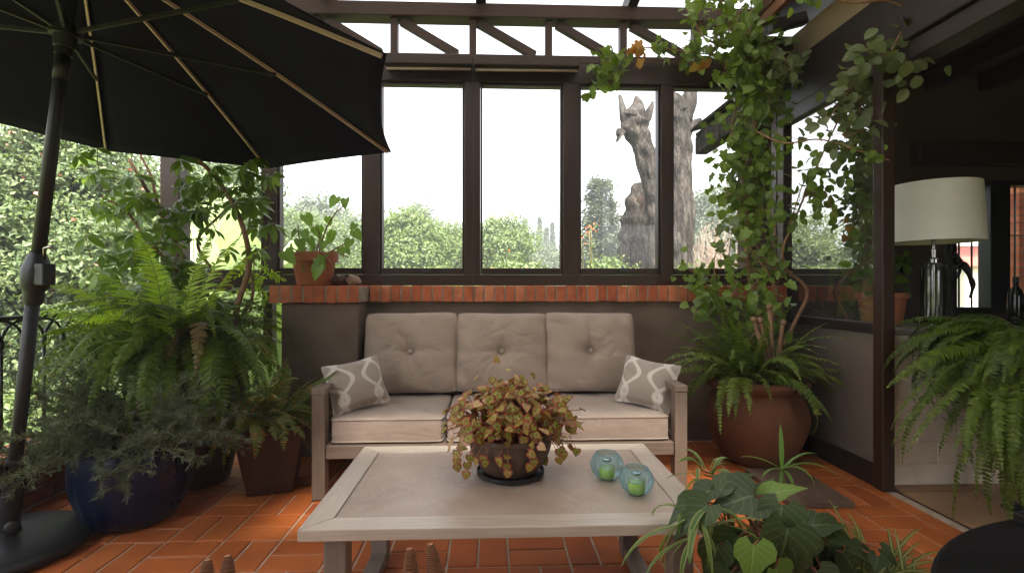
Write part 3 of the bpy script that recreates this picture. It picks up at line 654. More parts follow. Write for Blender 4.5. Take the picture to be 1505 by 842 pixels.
# ================================================================== FURNITURE
def cushion(w, h, t, n=36, pw=.35, puff=1.0, crown=.0, dimple=None, seed=0, wr=.004, edge=.5, nw_=6):
    """soft box in the x-z plane, thickness along y; boxed edge with rounded face"""
    r = np.random.default_rng(seed); ph = r.uniform(0, 6.28, 8)
    a = np.linspace(-1, 1, n); U, W = np.meshgrid(a, a)
    sq = lambda u, v: u * (1 - .028 * (1 - v ** 2) * -1 - .03)
    X = U * w / 2 * (1 - .025 * W ** 2 * 0 - .03 * (1 - np.abs(U)) * 0) * (1 - .02 * (1 - W ** 2)); Z = W * h / 2 * (1 - .025 * (1 - U ** 2))
    prof = (1 - np.abs(U) ** 10) ** .5 * (1 - np.abs(W) ** 10) ** .5
    dome = (1 - U ** 2) * (1 - W ** 2)
    Y = t * .5 * (edge + (1 - edge) * (.25 * prof + .75 * puff * dome ** .6))
    wrk = wr * (np.sin(7 * U + 5 * W + ph[0]) * (np.abs(W) ** 2) + .7 * np.sin(13 * U - 4 * W + ph[1]) * np.abs(W) ** 3 + .7 * np.sin(12 * W + 6 * U + ph[2]) * np.abs(U) ** 3)
    Y = Y + wrk * prof
    for q in range(nw_):
        a_ = r.uniform(0, PI); cu, cw_ = r.uniform(-.85, .85) * w / 2, r.uniform(-.85, .85) * h / 2
        if dimple is not None and q % 2 == 0: a_ = r.uniform(0, 2 * PI); rad_ = r.uniform(.06, .13); cu, cw_ = rad_ * math.cos(a_), rad_ * math.sin(a_)
        du, dw = U * w / 2 - cu, W * h / 2 - cw_; al = du * math.cos(a_) + dw * math.sin(a_); ac = -du * math.sin(a_) + dw * math.cos(a_)
        Y = Y - r.uniform(.002, .0055) * np.exp(-(al / r.uniform(.04, .12)) ** 2) * np.exp(-(ac / r.uniform(.009, .02)) ** 2) * prof
    if dimple is not None:
        du, dw = U * w / 2, W * h / 2 - dimple; rr = np.sqrt(du ** 2 + dw ** 2); Y = Y - .055 * np.exp(-(rr / .055) ** 1.3) - .012 * np.exp(-(dw / .03) ** 2) * np.exp(-(du / .17) ** 2) - .009 * np.exp(-(du / .03) ** 2) * np.exp(-(dw / .15) ** 2)
    g = Geo(); q = np.array([[j * n + i, j * n + i + 1, (j + 1) * n + i + 1, (j + 1) * n + i] for j in range(n - 1) for i in range(n - 1)])
    uv = np.stack([U * .5 + .5, W * .5 + .5], -1).reshape(-1, 2)
    F = np.stack([X, -Y, Z], -1).reshape(-1, 3); B = np.stack([X, Y * .9, Z], -1).reshape(-1, 3)
    ck = 1 - .045 * np.tile(((np.abs(U) * np.abs(W)) ** 7).reshape(-1), 1)
    F[:, 0] *= ck; F[:, 2] *= ck; B[:, 0] *= ck; B[:, 2] *= ck
    N = n * n; idx = np.arange(N).reshape(n, n)
    ring = np.concatenate([idx[0, :-1], idx[:-1, -1], idx[-1, ::-1][:-1], idx[::-1, 0][:-1]]); m = len(ring)
    side = np.stack([ring, ring + N, np.roll(ring, -1) + N, np.roll(ring, -1)], 1)
    g.add(np.concatenate([F, B]), np.concatenate([q, q[:, ::-1] + N, side]), None, np.concatenate([uv, uv]))
    rp = .5 * (F[ring] + B[ring])
    return g, F[ring], B[ring]
def piping(loop, r=.0045):
    g = Geo(); P = np.concatenate([loop, loop[:1]]); g.tube(P, r, 6, cap=False); return g
def xform(g, R, t):
    g.V = [v @ np.asarray(R).T + np.asarray(t, float) for v in g.V]; return g
def rotx(a): c, s = math.cos(a), math.sin(a); return np.array([[1, 0, 0], [0, c, -s], [0, s, c]])
def roty(a): c, s = math.cos(a), math.sin(a); return np.array([[c, 0, s], [0, 1, 0], [-s, 0, c]])
def rotz(a): c, s = math.cos(a), math.sin(a); return np.array([[c, -s, 0], [s, c, 0], [0, 0, 1]])

# ------------------------------------------------------------------ sofa
SX0, SX1, SY0, SY1 = -.943, 1.046, 2.70, 3.56
sf = thing('sofa', 'three seat outdoor sofa with taupe tufted cushions and wood-look frame', 'sofa', ((SX0 + SX1) / 2, 3.1, 0))
for x0, x1, s in ((SX0, SX0 + .068, 1), (SX1 - .068, SX1, -1)):
    for y in (SY0, SY1 - .068):
        g = Geo(); g.box2((x0, y, .004), (x1, y + .068, .552)); g.build('leg', M['sofawood_z'], sf, smooth=False, bevel=.004)
    g = Geo(); g.box2((x0 - .002, SY0 - .003, .553), (x1 + .002, SY1 + .003, .59)); g.build('arm', M['sofawood_y'], sf, smooth=False, bevel=.005)
    g = Geo(); g.box2((x0 + .012, SY0 + .07, .22), (x1 - .012, SY1 - .07, .288)); g.build('side_rail', M['sofawood_y'], sf, smooth=False, bevel=.004)
g = Geo(); g.box2((SX0 + .07, SY0 + .01, .215), (SX1 - .07, SY0 + .055, .285)); g.build('front_rail', M['sofawood_x'], sf, smooth=False, bevel=.004)
g = Geo(); g.box2((SX0 + .07, SY1 - .05, .30), (SX1 - .07, SY1 - .005, .78)); g.build('back_panel', M['sofawood_x'], sf, smooth=False, bevel=.004)
g = Geo(); g.box2((SX0 + .07, SY0 + .057, .25), (SX1 - .07, SY1 - .053, .283)); g.build('seat_deck', M['sofawood_x'], sf, smooth=False)
ix0, ix1 = SX0 + .074, SX1 - .074; cwid = (ix1 - ix0) / 3
for k in range(3):
    cx = ix0 + cwid * (k + .5)
    # seat: soft slab, x-z plane rotated flat
    g, F, B = cushion(cwid - .010, .62, .16, 60, puff=1, seed=k, wr=.005, edge=.76, nw_=14)
    R = rotx(-PI / 2); c = V3(cx, SY0 + .335, .352)
    # front (-y) face becomes the top
    xform(g, R, c); o = g.build('seat_cushion', M['fabric'], sf)
    b = o.modifiers.new('Bevel', 'BEVEL'); b.width = .012; b.segments = 2; b.limit_method = 'ANGLE'; b.angle_limit = math.radians(50)
    for L in (F, B):
        P = L @ R.T + c
        pg = piping(P).build('piping', M['fabric']); pg.parent = o; pg.location = (0, 0, 0)
        pg.location = -(np.array(o.location) + np.array(sf.location))
    g, F, B = cushion(cwid - .018, .515 + (.004, -.004, .0)[k], .25 + (.0, .012, -.006)[k], 80, puff=1, dimple=(.004, -.006, .002)[k], seed=10 + k, wr=.010, edge=.34, nw_=26)
    R = rotx(-.26) @ roty((-.012, .006, .012)[k]); c = V3(cx + (.035, .01, -.025)[k], SY0 + .665, .685)
    xform(g, R, c); o = g.build('back_cushion', M['fabric'], sf)
    for L in (F,):
        pg = piping(L @ R.T + c).build('piping', M['fabric']); pg.parent = o; pg.location = -(np.array(o.location) + np.array(sf.location))
    g = Geo(); g.ball((0, 0, 0), .017, 14, sc=(1, .45, 1)); xform(g, R, R @ V3(0, -.074, .0) + c)
    bt = g.build('button', M['fabric']); bt.parent = o; bt.location = -(np.array(o.location) + np.array(sf.location))
# scatter pillows
for nm, px, py, Y, ry, rz_, lab in (('a', 524, 565, 2.93, -.13, .6, 'patterned grey lumbar pillow by the sofa arm beside the small fern'), ('b', 951, 563, 2.95, .13, -.6, 'patterned grey lumbar pillow by the sofa arm nearest the terracotta urn')):
    t = at(px, py, Y)
    g, F, B = cushion(.32, .27, .14, 30, puff=1.1, seed=31 + len(lab), wr=.006, edge=.0)
    v = g.V[0]; cx_ = np.abs(v[:, 0] / .16) * np.abs(v[:, 2] / .135)
    v[:, 0] *= 1 + .10 * cx_ ** 2; v[:, 2] *= 1 + .12 * cx_ ** 2
    edge = np.maximum(np.abs(v[:, 0]) / .16, np.abs(v[:, 2]) / .135); v[:, 1] *= np.clip(1.25 - edge ** 5, .12, 1)
    R = rotz(rz_) @ rotx(-.42) @ roty(ry); xform(g, R, t)
    o = g.build('throw_pillow', M['pillow'], loc=t); tag(o, lab, 'pillow', 'patterned pillows on the sofa')
# ------------------------------------------------------------------ coffee table
TX0, TX1, TY0, TY1, TZ = -.545, .655, 1.445, 2.195, .44
tb = thing('coffee_table', 'low rectangular coffee table with pale frame and stone-look top', 'table', ((TX0 + TX1) / 2, 1.82, 0))
rw = .078; th = .033
def miter(name, pts, mat):
    g = Geo(); a = np.array(pts, float); v = np.concatenate([np.c_[a, np.full(4, TZ - th)], np.c_[a, np.full(4, TZ)]])
    g.add(v, [[0, 3, 2, 1], [4, 5, 6, 7], [0, 1, 5, 4], [1, 2, 6, 5], [2, 3, 7, 6], [3, 0, 4, 7]]); return g.build(name, M[mat], tb, smooth=False, bevel=.003)
e = .0006
miter('rim_board', [(TX0 + e, TY0), (TX1 - e, TY0), (TX1 - rw - e, TY0 + rw), (TX0 + rw + e, TY0 + rw)], 'rim_x')
miter('rim_board', [(TX0 + rw + e, TY1 - rw), (TX1 - rw - e, TY1 - rw), (TX1 - e, TY1), (TX0 + e, TY1)], 'rim_x')
miter('rim_board', [(TX0, TY0 + e), (TX0 + rw, TY0 + rw + e), (TX0 + rw, TY1 - rw - e), (TX0, TY1 - e)], 'rim_y')
miter('rim_board', [(TX1 - rw, TY0 + rw + e), (TX1, TY0 + e), (TX1, TY1 - e), (TX1 - rw, TY1 - rw - e)], 'rim_y')
g = Geo(); g.box2((TX0 + rw + .002, TY0 + rw + .002, TZ - .022), (TX1 - rw - .002, TY1 - rw - .002, TZ - .004)); g.build('top_panel', M['stone'], tb, smooth=False, bevel=.0015)
for x0 in (TX0 + .055, TX1 - .055 - .065):
    for y0 in (TY0 + .055, TY1 - .12):
        g = Geo(); g.box2((x0, y0, .005), (x0 + .065, y0 + .065, TZ - th - .001)); g.build('leg', M['tleg'], tb, smooth=False, bevel=.003)
    g = Geo(); g.box2((x0 + .002, TY0 + .122, .006), (x0 + .063, TY1 - .122, .046)); g.build('runner', M['tleg'], tb, smooth=False, bevel=.003)
# ------------------------------------------------------------------ votives
for px, py, Y, lab in ((892, 706, 1.80, 'teal bubble glass candle holder standing closer to the sofa'), (935.5, 729, 1.665, 'teal bubble glass candle holder standing nearer the table front edge')):
    p = at(px, py, Y); p[2] = TZ - .0035
    R_ = .0585 * Y / 1.80 * (1.0 if Y > 1.7 else 1.02)
    t = thing('candle_holder', lab, 'candle holder', p, 'teal glass candle holders')
    ang = np.linspace(-1.25, .86, 22); pr = [(.002, .0005), (.02, .0005)] + [(R_ * math.cos(a), R_ * .92 * (math.sin(a) + math.sin(1.25)) + .001) for a in ang]
    inn = [(R_ * .95 * math.cos(a), R_ * .92 * (math.sin(a) + math.sin(1.25)) + .001 + (.0025 if i else 0)) for i, a in enumerate(ang[::-1])]
    g = Geo(); g.lathe(pr, p, 40); g.build('glass_bowl', M['teal'], t)
    rt = pr[-1]; g = Geo(); a = np.linspace(0, 2 * PI, 41)[:-1]; P = np.stack([rt[0] * np.cos(a), rt[0] * np.sin(a), np.full(40, rt[1])], 1) + p; g.tube(np.concatenate([P, P[:1]]), .0016, 6, cap=False); g.build('rim', M['teal'], t)
    q = p + V3(0, 0, .006)
    t2 = thing('candle_jar', 'small clear jar of green wax in the teal holder ' + ('closer to the sofa' if Y > 1.7 else 'nearer the table front edge'), 'candle', q, 'green candle jars')
    g = Geo(); g.lathe([(.001, .0), (.026, 0), (.0285, .004), (.0285, .036), (.001, .037)], q, 28); g.build('wax', M['wax'], t2, auto=40)
    g = Geo(); g.lathe([(.0292, .038), (.0298, .041), (.026, .048), (.014, .052), (.0135, .060), (.017, .062), (.017, .066), (.0125, .067)], q, 28); g.build('jar', M['clear'], t2)
    g = Geo(); g.lathe([(.001, .058), (.012, .058), (.013, .066), (.010, .0665), (.001, .0665)], q, 24); g.build('wick_cap', M['chrome'], t2, auto=40)
# ------------------------------------------------------------------ umbrella + base
bs = V3(-2.045, 2.22, 0)
ub = thing('parasol_stand', 'round black weighted parasol stand with tightening knobs', 'parasol stand', bs)
g = Geo(); g.lathe([(.001, .012), (.29, .012), (.302, .03), (.298, .052), (.27, .066), (.16, .082), (.07, .092), (.001, .093)], bs, 56); g.build('base_disc', M['blackmetal'], ub)
dirn = unit(at(43, 560, 2.16) - V3(bs[0], bs[1], 0))
g = Geo()
prof = [(0, .085, .048), (0, .1, .046), (0, .105, .036), (0, .36, .036), (0, .362, .04), (0, .41, .04), (0, .412, .03)]
P = np.array([bs + dirn * (z / dirn[2]) for _, z, _ in prof]); g.tube(P, [r for _, _, r in prof], 20); g.build('tube_sleeve', M['darkmetal'], ub, auto=40)
for z in (.135, .385):
    c = bs + dirn * (z / dirn[2]); d = unit(V3(.75, -.65, 0)) if z < .2 else unit(V3(-.3, -1, 0))
    g = Geo(); g.tube([c + d * .03, c + d * .06], .009, 8); g.tube([c + d * .058, c + d * .066, c + d * .084, c + d * .09], [.022, .028, .028, .02], 14); g.build('knob', M['darkmetal'], ub)
J = at(53, 400, 2.1); nax = V3(0.07139673, 0.07048649, 0.99495435); AP = at(114, -86, 2.15)
um = thing('patio_umbrella', 'large open navy patio umbrella leaning over the sofa', 'umbrella', (bs[0], bs[1], .42))
g = Geo(); p0 = bs + dirn * (.13 / dirn[2]); g.tube([p0, J], .0235, 16); g.build('lower_pole', M['darkmetal'], um)
axu = unit(AP - J); L = np.linalg.norm(AP - J)
g = Geo(); g.tube([J, AP], .0235, 16); g.build('upper_pole', M['blackmetal'], um)
jd = unit(J - p0); a0 = J - jd * .13
g = Geo(); g.tube([a0, a0 + jd * .012, a0 + jd * .05, J - jd * .075, J - jd * .06, J + axu * .01, J + axu * .05, J + axu * .075], [.028, .033, .033, .034, .045, .047, .036, .027], 20); cr = g.build('crank_housing', M['blackmetal'], um, auto=40)
g = Geo(); sd = V3(.93, -.35, 0); g.box(J + sd * .055 - jd * .01, (.05, .05, .085), rotz(-.3)); o = g.build('gear_box', M['blackmetal'], um, smooth=False, bevel=.006)
g = Geo(); c = J + sd * .05 + V3(0, 0, .05); g.tube([c, c + V3(0, 0, .045), c + sd * .05 + V3(0, 0, .05)], .006, 8); g.build('crank_handle', M['chrome'], um)
u = np.cross([0, 1, 0], nax); u = unit(u); v = np.cross(nax, u); PH = 2.1288663; RR = 1.38433; DR = .5252
tips = []
for k in range(8):
    a = PH - k * PI / 4; p = AP - nax * DR + RR * (math.cos(a) * u + math.sin(a) * v); tips.append(p)
# surveyed rib ends
for k, (px, py) in enumerate(((156, 222), (396, 248), (575, 224), (568, 80))): tips[k] = at(px, py, tips[k][1])
tips = np.array(tips)
def ribpt(k, s):
    T = tips[k % 8]; return AP + (T - AP) * s + nax * (.02 * math.sin(PI * s))
cg = Geo(); ns, nt = 14, 9
for k in range(8):
    V = []
    for i in range(ns + 1):
        s = i / ns; A, B = ribpt(k, s), ribpt(k + 1, s)
        for j in range(nt + 1):
            w = j / nt; p = A * (1 - w) + B * w; bow = 4 * w * (1 - w)
            p = p - nax * (.02 * bow * s * (1 - .5 * s)) ; c = AP - nax * (DR * s)
            p = p + (c - p) * (.03 * bow * s ** 2.5)
            V.append(p)
    cg.add(V, [[i * (nt + 1) + j, (i + 1) * (nt + 1) + j, (i + 1) * (nt + 1) + j + 1, i * (nt + 1) + j + 1] for i in range(ns) for j in range(nt)])
o = cg.build('canopy', M['navy'], um); md = o.modifiers.new('Solid', 'SOLIDIFY'); md.thickness = .002
hub = J + axu * (np.linalg.norm(at(92, 50, 2.14) - J))
for k in range(8):
    g = Geo(); S_ = np.linspace(.02, .985, 12); P = np.array([ribpt(k, s) for s in S_]) - nax * .014
    for i in range(11): g.beam(P[i], P[i + 1] + (P[i + 1] - P[i]) * .02, .009, .016, up=nax)
    rb = g.build('rib', M['rib'], um, smooth=False)
    e_ = ribpt(k, .56) - nax * .02; g = Geo(); g.beam(hub + unit(e_ - hub) * .03, e_, .011, .016, up=nax); g.build('strut', M['darkmetal'], um, smooth=False)
g = Geo(); h = hub - axu * .09
g.tube([h, h + axu * .03, h + axu * .032, h + axu * .075, h + axu * .077, h + axu * .11], [.03, .03, .036, .04, .055, .055], 20); g.build('runner_hub', M['blackmetal'], um, auto=40)
g = Geo(); h = hub - axu * .19; g.tube([h, h + axu * .09], .026, 16); g.build('collar', M['darkmetal'], um)
g = Geo(); g.tube([AP - axu * .05, AP + axu * .02], [.045, .05], 16); g.ball(AP + axu * .05, .03); g.build('finial', M['blackmetal'], um)
# ------------------------------------------------------------------ lamp on the counter
lc = at(1372, 480, 3.02); lc[2] = CT + .001
lm = thing('table_lamp', 'table lamp with wide white drum shade on the counter', 'lamp', lc)
g = Geo(); g.lathe([(.001, 0), (.075, 0), (.078, .004), (.078, .018), (.02, .022), (.018, .03)], lc, 36); g.build('lamp_base', M['chrome'], lm, auto=40)
g = Geo(); g.lathe([(.03, .024), (.062, .03), (.066, .06), (.066, .34), (.06, .37), (.03, .39)], lc, 36); g.build('glass_body', M['clear'], lm)
g = Geo(); g.tube([lc + V3(0, 0, .02), lc + V3(0, 0, .87)], .011, 12); g.lathe([(.011, .385), (.032, .388), (.032, .41), (.018, .42), (.018, .47), (.011, .475)], lc, 20); g.build('lamp_stem', M['chrome'], lm, auto=40)
zb = at(1372, 356, 3.02)[2] - lc[2]; zt_ = at(1372, 272, 3.02)[2] - lc[2]
g = Geo(); g.lathe([(.247, zb), (.228, zt_), (.225, zt_), (.244, zb)], lc, 64); g.build('lamp_shade', M['shade'], lm, auto=40)
g = Geo(); g.ball(lc + V3(0, 0, zt_ + .012), .014); g.build('lamp_finial', M['chrome'], lm)
# dark twisted branch ornament behind the lamp
c = at(1400, 470, 3.2); c[2] = CT
oc = thing('branch_sculpture', 'dark twisted branch ornament behind the lamp', 'ornament', c)
g = Geo(); g.box((c[0], c[1], CT + .02), (.12, .1, .04)); g.build('plinth', M['black'], oc, smooth=False, bevel=.005)
g = Geo()
for pts, r in ((((1398, 468), (1394, 430), (1398, 395), (1392, 370), (1402, 352)), .02), (((1394, 415), (1402, 392), (1413, 388), (1423, 400), (1430, 420), (1426, 436)), .022), (((1394, 380), (1404, 375), (1412, 388), (1408, 408)), .016), (((1398, 440), (1384, 400), (1378, 372), (1372, 362)), .014)):
    P = spline([at(a, b, 3.2) for a, b in pts]); q = np.linspace(0, 1, len(P)); g.tube(P + .006 * np.sin(q * 17)[:, None], r * (1 - .6 * q ** 2) * (1 + .22 * np.sin(q * 23 + r * 400)), 9)
g.build('branch', M['black'], oc)
# bottle
c = at(1493, 470, 3.1); c[2] = CT + .001
bt = thing('wine_bottle', 'dark glass bottle at the far end of the counter', 'bottle', c)
g = Geo(); g.lathe([(.001, 0), (.037, 0), (.039, .01), (.039, .19), (.03, .22), (.015, .245), (.0135, .3)], c, 24); g.build('bottle_body', M['bottle'], bt)
g = Geo(); g.lathe([(.0137, .27), (.0165, .272), (.0165, .305), (.001, .306)], c, 18); g.build('bottle_cap', M['black'], bt, auto=40)
# ring and two cups modelled in place of faint reflections in the glass
c = at(1207, 470, 3.62); c[2] = CT
rg = thing('reflected_ring', 'thin black ring standing in for a faint reflection in the glass', 'ornament', (c[0] + .12, 3.62, CT)); cc = V3(*rg.location)
g = Geo(); a = np.linspace(0, 2 * PI, 40); g.tube(np.stack([.105 * np.cos(a), 0 * a, .115 + .1 * np.sin(a)], 1) + cc, .005, 6, cap=False); g.build('ring', M['blackmetal'], rg)
g = Geo(); g.box(cc + V3(0, 0, .006), (.07, .04, .012)); g.build('foot', M['blackmetal'], rg, smooth=False, bevel=.002)
for dx, lab in ((-.06, 'small glass cup standing in for a faint reflection, at the corner side of the ring'), (.05, 'small glass cup standing in for a faint reflection, at the pot side of the ring')):
    c = cc + V3(dx, -.09, 0); t = Geo(); t.lathe([(.001, .001), (.026, .001), (.03, .09), (.0285, .09), (.025, .006), (.001, .005)], c, 24)
    tag(t.build('reflected_cup', M['clear'], auto=40, loc=c), lab, 'glass', 'cups standing in for reflections')
# ------------------------------------------------------------------ black round table bottom right, block on it
c = V3(1.425, .478, 0); tz = .55
bt = thing('round_table', 'dark round table cut off by the picture corner', 'table', c)
g = Geo(); g.lathe([(.001, tz - .03), (.736, tz - .03), (.75, tz - .02), (.75, tz - .006), (.741, tz), (.001, tz)], c, 80); g.build('tabletop', M['blacktop'], bt, auto=30)
g = Geo(); g.lathe([(.001, .0), (.28, 0), (.28, .02), (.06, .04), (.045, .08), (.045, tz - .06), (.12, tz - .032)], c, 40); g.build('pedestal', M['blackmetal'], bt, auto=40)
k = V3(1.275, 1.17, tz); g = Geo(); g.box((k[0] + .02, k[1], tz + .012), (.06, .05, .024)); g.box((k[0] + .02, k[1], tz + .027), (.045, .035, .006))
tag(g.build('candle_box', M['black'], smooth=False, bevel=.004, loc=(k[0], k[1], tz)), 'small black box on the rim of the dark round table', 'box')
# ------------------------------------------------------------------ straw chair seen by its post tips only
ch = thing('straw_chair', 'chair whose straw-bound post tips rise before the coffee table', 'chair', (-.32, .75, 0))
for (px, py), (qx, qy) in (((305, 822), (296, 1000)), ((335, 816), (330, 1000)), ((602, 806), (612, 1000)), ((632, 799), (668, 1000))):
    a = at(px, py, .95); b = at(qx, qy, .93); d = unit(b - a)
    g = Geo(); n = 90; s = np.linspace(0, .17, n); g.tube([a + d * t for t in s], .0115 * (1 - .5 * np.exp(-s / .012)) * (1 + .03 * np.sin(s * 900)) + .004 * np.clip(s / .06, 0, 1), 14)
    g.build('post_wrap', M['wicker'], ch)
    f = a + d * (a[2] - .01) / -d[2]
    g = Geo(); g.tube([a + d * .05, V3(f[0], f[1] - .0, .01)], .013, 8); g.build('post', M['midwood'], ch)
g = Geo(); g.box((-.32, .72, .34), (.46, .42, .04)); g.build('seat', M['wicker'], ch, smooth=False, bevel=.012)
for x in (-.52, -.12):
    g = Geo(); g.tube([(x, .53, .01), (x, .53, .33)], .016, 8); g.build('leg', M['midwood'], ch)
g = Geo(); g.tube([at(318, 880, .94), at(620, 880, .94)], .010, 8); g.build('back_slat', M['midwood'], ch)
# ================================================================== PLANTS
UP = V3(0, 0, 1)
def frond(gl, gs, base, az, el, L, droop, width, npair=30, curl=0.0, tpl=T_PINNA, m=0, bare=.1, stem_r=.0022, flat=.0, jit=.12):
    n = npair; t = np.linspace(0, 1, n)
    e = el - droop * t ** 1.35; a = az + curl * t
    d = np.stack([np.cos(e) * np.cos(a), np.cos(e) * np.sin(a), np.sin(e)], 1)
    P = base + np.concatenate([[np.zeros(3)], np.cumsum(d[:-1] * (L / (n - 1)), 0)])
    if gs is not None: gs.tube(P[::3], np.linspace(stem_r, stem_r * .4, len(P[::3])), 4, cap=False)
    k = t >= bare; P, d, t = P[k], d[k], t[k]
    lat = np.stack([-np.sin(a[k]), np.cos(a[k]), 0 * t], 1) ; roll = rng.normal() * .35 + flat
    N0 = np.cross(d, lat); N0 *= np.sign(np.where(np.abs(N0[:, 2:]) > 1e-3, N0[:, 2:], 1)); 
    lat = lat * math.cos(roll) + N0 * math.sin(roll); N = np.cross(d, lat); N = unit(N)
    tt = (t - bare) / (1 - bare)
    w = width * (np.minimum(1, (tt + .12) / .28) ** .7 * (1 - tt ** 2.4) + .10)
    for sg in (1, -1):
        D = lat * sg * .93 + d * .34 + N * -.12 + rng.normal(size=P.shape) * jit
        NN = N * np.where(N[:, 2:] < -.2, -1, 1) + rng.normal(size=P.shape) * .12
        ln = w * rng.uniform(.85, 1.08, len(w)); gl.leaves(tpl, P, D, NN, ln, np.full(len(w), L / n * 3.7) , m)
def fern(name, label, c, fronds, mats, pot=None, stemmat='stem', group=None, extra=None):
    t = thing(name, label, 'fern', (c[0], c[1], 0 if pot is None else pot), group)
    return t
def fern_part(t, c, n, L, el, droop, width, mat, az=(0, 2 * PI), npair=30, spread=.05, name='fronds', m_list=None, seed=None):
    gl, gs = Geo(), Geo()
    for i in range(n):
        a = rng.uniform(*az); b = np.array(c) + V3(math.cos(a), math.sin(a), 0) * rng.uniform(0, spread) + V3(0, 0, rng.uniform(-.02, .02))
        frond(gl, gs, b, a, rng.uniform(*el), rng.uniform(*L), rng.uniform(*droop), width * rng.uniform(.8, 1.15), npair, rng.normal() * .35)
    gl.build(name, M[mat], t, smooth=False); gs.build('frond_stem', M['stem'], t)
def pot_lathe(prof, c, mat, t, n=48, wob=None, name='pot'):
    g = Geo(); g.lathe(prof, c, n, wob=wob); return g.build(name, M[mat], t, auto=35)
def soil(t, c, r, z):
    g = Geo(); g.lathe([(.001, z + .012), (r * .6, z + .006), (r, z)], c, 24); g.build('soil', M['soil'], t)

# ---------------- big fern on the left, on a tall terracotta pot
c = V3(at(285, 480, 3.02)[0], 3.02, 0)
t = thing('boston_fern', 'large bushy fern with lime top fronds beside the iron railing', 'fern', c)
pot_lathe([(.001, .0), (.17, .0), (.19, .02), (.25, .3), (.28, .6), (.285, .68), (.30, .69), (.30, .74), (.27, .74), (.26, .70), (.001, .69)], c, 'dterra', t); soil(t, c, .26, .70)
cc = c + V3(0, 0, .80)
fern_part(t, cc, 78, (.5, .78), (.1, 1.15), (1.3, 2.5), .058, 'fern', az=(.75, 5.3), npair=36, spread=.12)
fern_part(t, cc, 24, (.36, .52), (.1, 1.15), (1.3, 2.5), .055, 'fern', az=(-1.0, .75), npair=30, spread=.1, name='short_fronds')
fern_part(t, cc + V3(0, -.03, .02), 26, (.42, .66), (.55, 1.3), (.8, 1.9), .058, 'fernmid', az=(1.0, 5.6), npair=34, spread=.1, name='lit_fronds')
fern_part(t, cc + V3(0, -.05, -.03), 46, (.5, .78), (.0, .7), (1.3, 2.3), .06, 'fern', az=(-2.9, -.2), npair=36, spread=.12, name='low_fronds')
fern_part(t, cc, 9, (.5, .75), (.1, .8), (1.6, 2.6), .05, 'dryfrond', npair=30, spread=.12, name='dry_fronds')
gl, gs = Geo(), Geo()
for px, py, az, el, L, dr, wd in ((250, 480, 2.2, 1.25, .42, .8, .1), (215, 470, 2.9, 1.0, .46, .9, .1), (190, 470, 3.3, .75, .5, .85, .085), (240, 465, 2.6, 1.35, .5, .6, .11), (270, 470, 1.2, 1.4, .48, .5, .1), (285, 465, .6, 1.35, .46, .6, .1), (300, 460, .3, 1.2, .46, .8, .1), (200, 490, 3.1, .55, .5, .8, .08), (255, 500, -1.9, 1.2, .30, 1.9, .09), (230, 500, -2.4, 1.0, .34, 1.6, .1), (170, 480, 3.0, .35, .46, .5, .075)):
    b = at(px, py, 2.66); frond(gl, gs, b, az, el, L * 1.02, dr, wd * .8, 34, .2, bare=.05)
gl.build('lime_fronds', M['fernlime'], t, smooth=False); gs.build('frond_stem', M['stem'], t)

# ---------------- rosemary in the blue pot
c = V3(at(197, 700, 2.52)[0], 2.52, 0)
t = thing('rosemary_pot', 'trailing grey-green rosemary in round cobalt blue glazed pot', 'potted plant', c)
rib = lambda th, z: 1 + .012 * np.cos(th * 20) * (z > .06)
pot_lathe([(.001, .004), (.13, .004), (.17, .02), (.212, .08), (.24, .17), (.248, .25), (.243, .33), (.236, .365), (.246, .375), (.246, .39), (.23, .39), (.222, .36), (.001, .33)], c, 'bluepot', t, 80, rib); soil(t, c, .22, .35)
gl, gs, gw = Geo(), Geo(), Geo()
def rosestem(b, az, el, L, dr, leaf=.03):
    n = 14; tt = np.linspace(0, 1, n); e = el - dr * tt ** 1.2 + .5 * np.clip(tt - .75, 0, 1); a = az + rng.normal() * .5 * tt
    d = np.stack([np.cos(e) * np.cos(a), np.cos(e) * np.sin(a), np.sin(e)], 1); P = b + np.concatenate([[np.zeros(3)], np.cumsum(d[:-1] * L / (n - 1), 0)])
    gs.tube(P[::2], np.linspace(.0018, .0009, len(P[::2])), 4, cap=False)
    m = int(L * 330); s = rng.uniform(.12, 1, m) ** .8; i = np.clip((s * (n - 1)).astype(int), 0, n - 2); f = s * (n - 1) - i
    Q = P[i] * (1 - f)[:, None] + P[i + 1] * f[:, None]; D = unit(d[i] * .75 + unit(rnd(m)) * .8); gl.leaves(T_NEEDLE, Q, D, rnd(m), leaf * rng.uniform(.6, 1.2, m), np.full(m, leaf * 1.5))
    return P, d
for i in range(120):
    az = rng.uniform(0, 2 * PI); r = rng.uniform(0, .2); b = c + V3(r * math.cos(az), r * math.sin(az), .37)
    el = rng.uniform(.15, 1.45); P, d = rosestem(b, az, el, rng.uniform(.26, .5), rng.uniform(.3, 1.9))
    for k in rng.choice(np.arange(3, 13), 7, replace=False): rosestem(P[k], math.atan2(d[k][1], d[k][0]) + rng.normal() * .9, rng.uniform(-.3, 1.1), rng.uniform(.07, .16), rng.uniform(-.5, 1.2), .026)
for i in range(7):
    az = rng.uniform(0, 2 * PI); P = spline([c + V3(0, 0, .36), c + V3(.2 * math.cos(az), .2 * math.sin(az), .46), c + V3(.36 * math.cos(az), .36 * math.sin(az), .5)]); gw.tube(P, np.linspace(.009, .004, len(P)), 7)
gl.build('needles', M['rosemary'], t, smooth=False); gs.build('twig', M['stem'], t); gw.build('woody_stem', M['bark'], t)

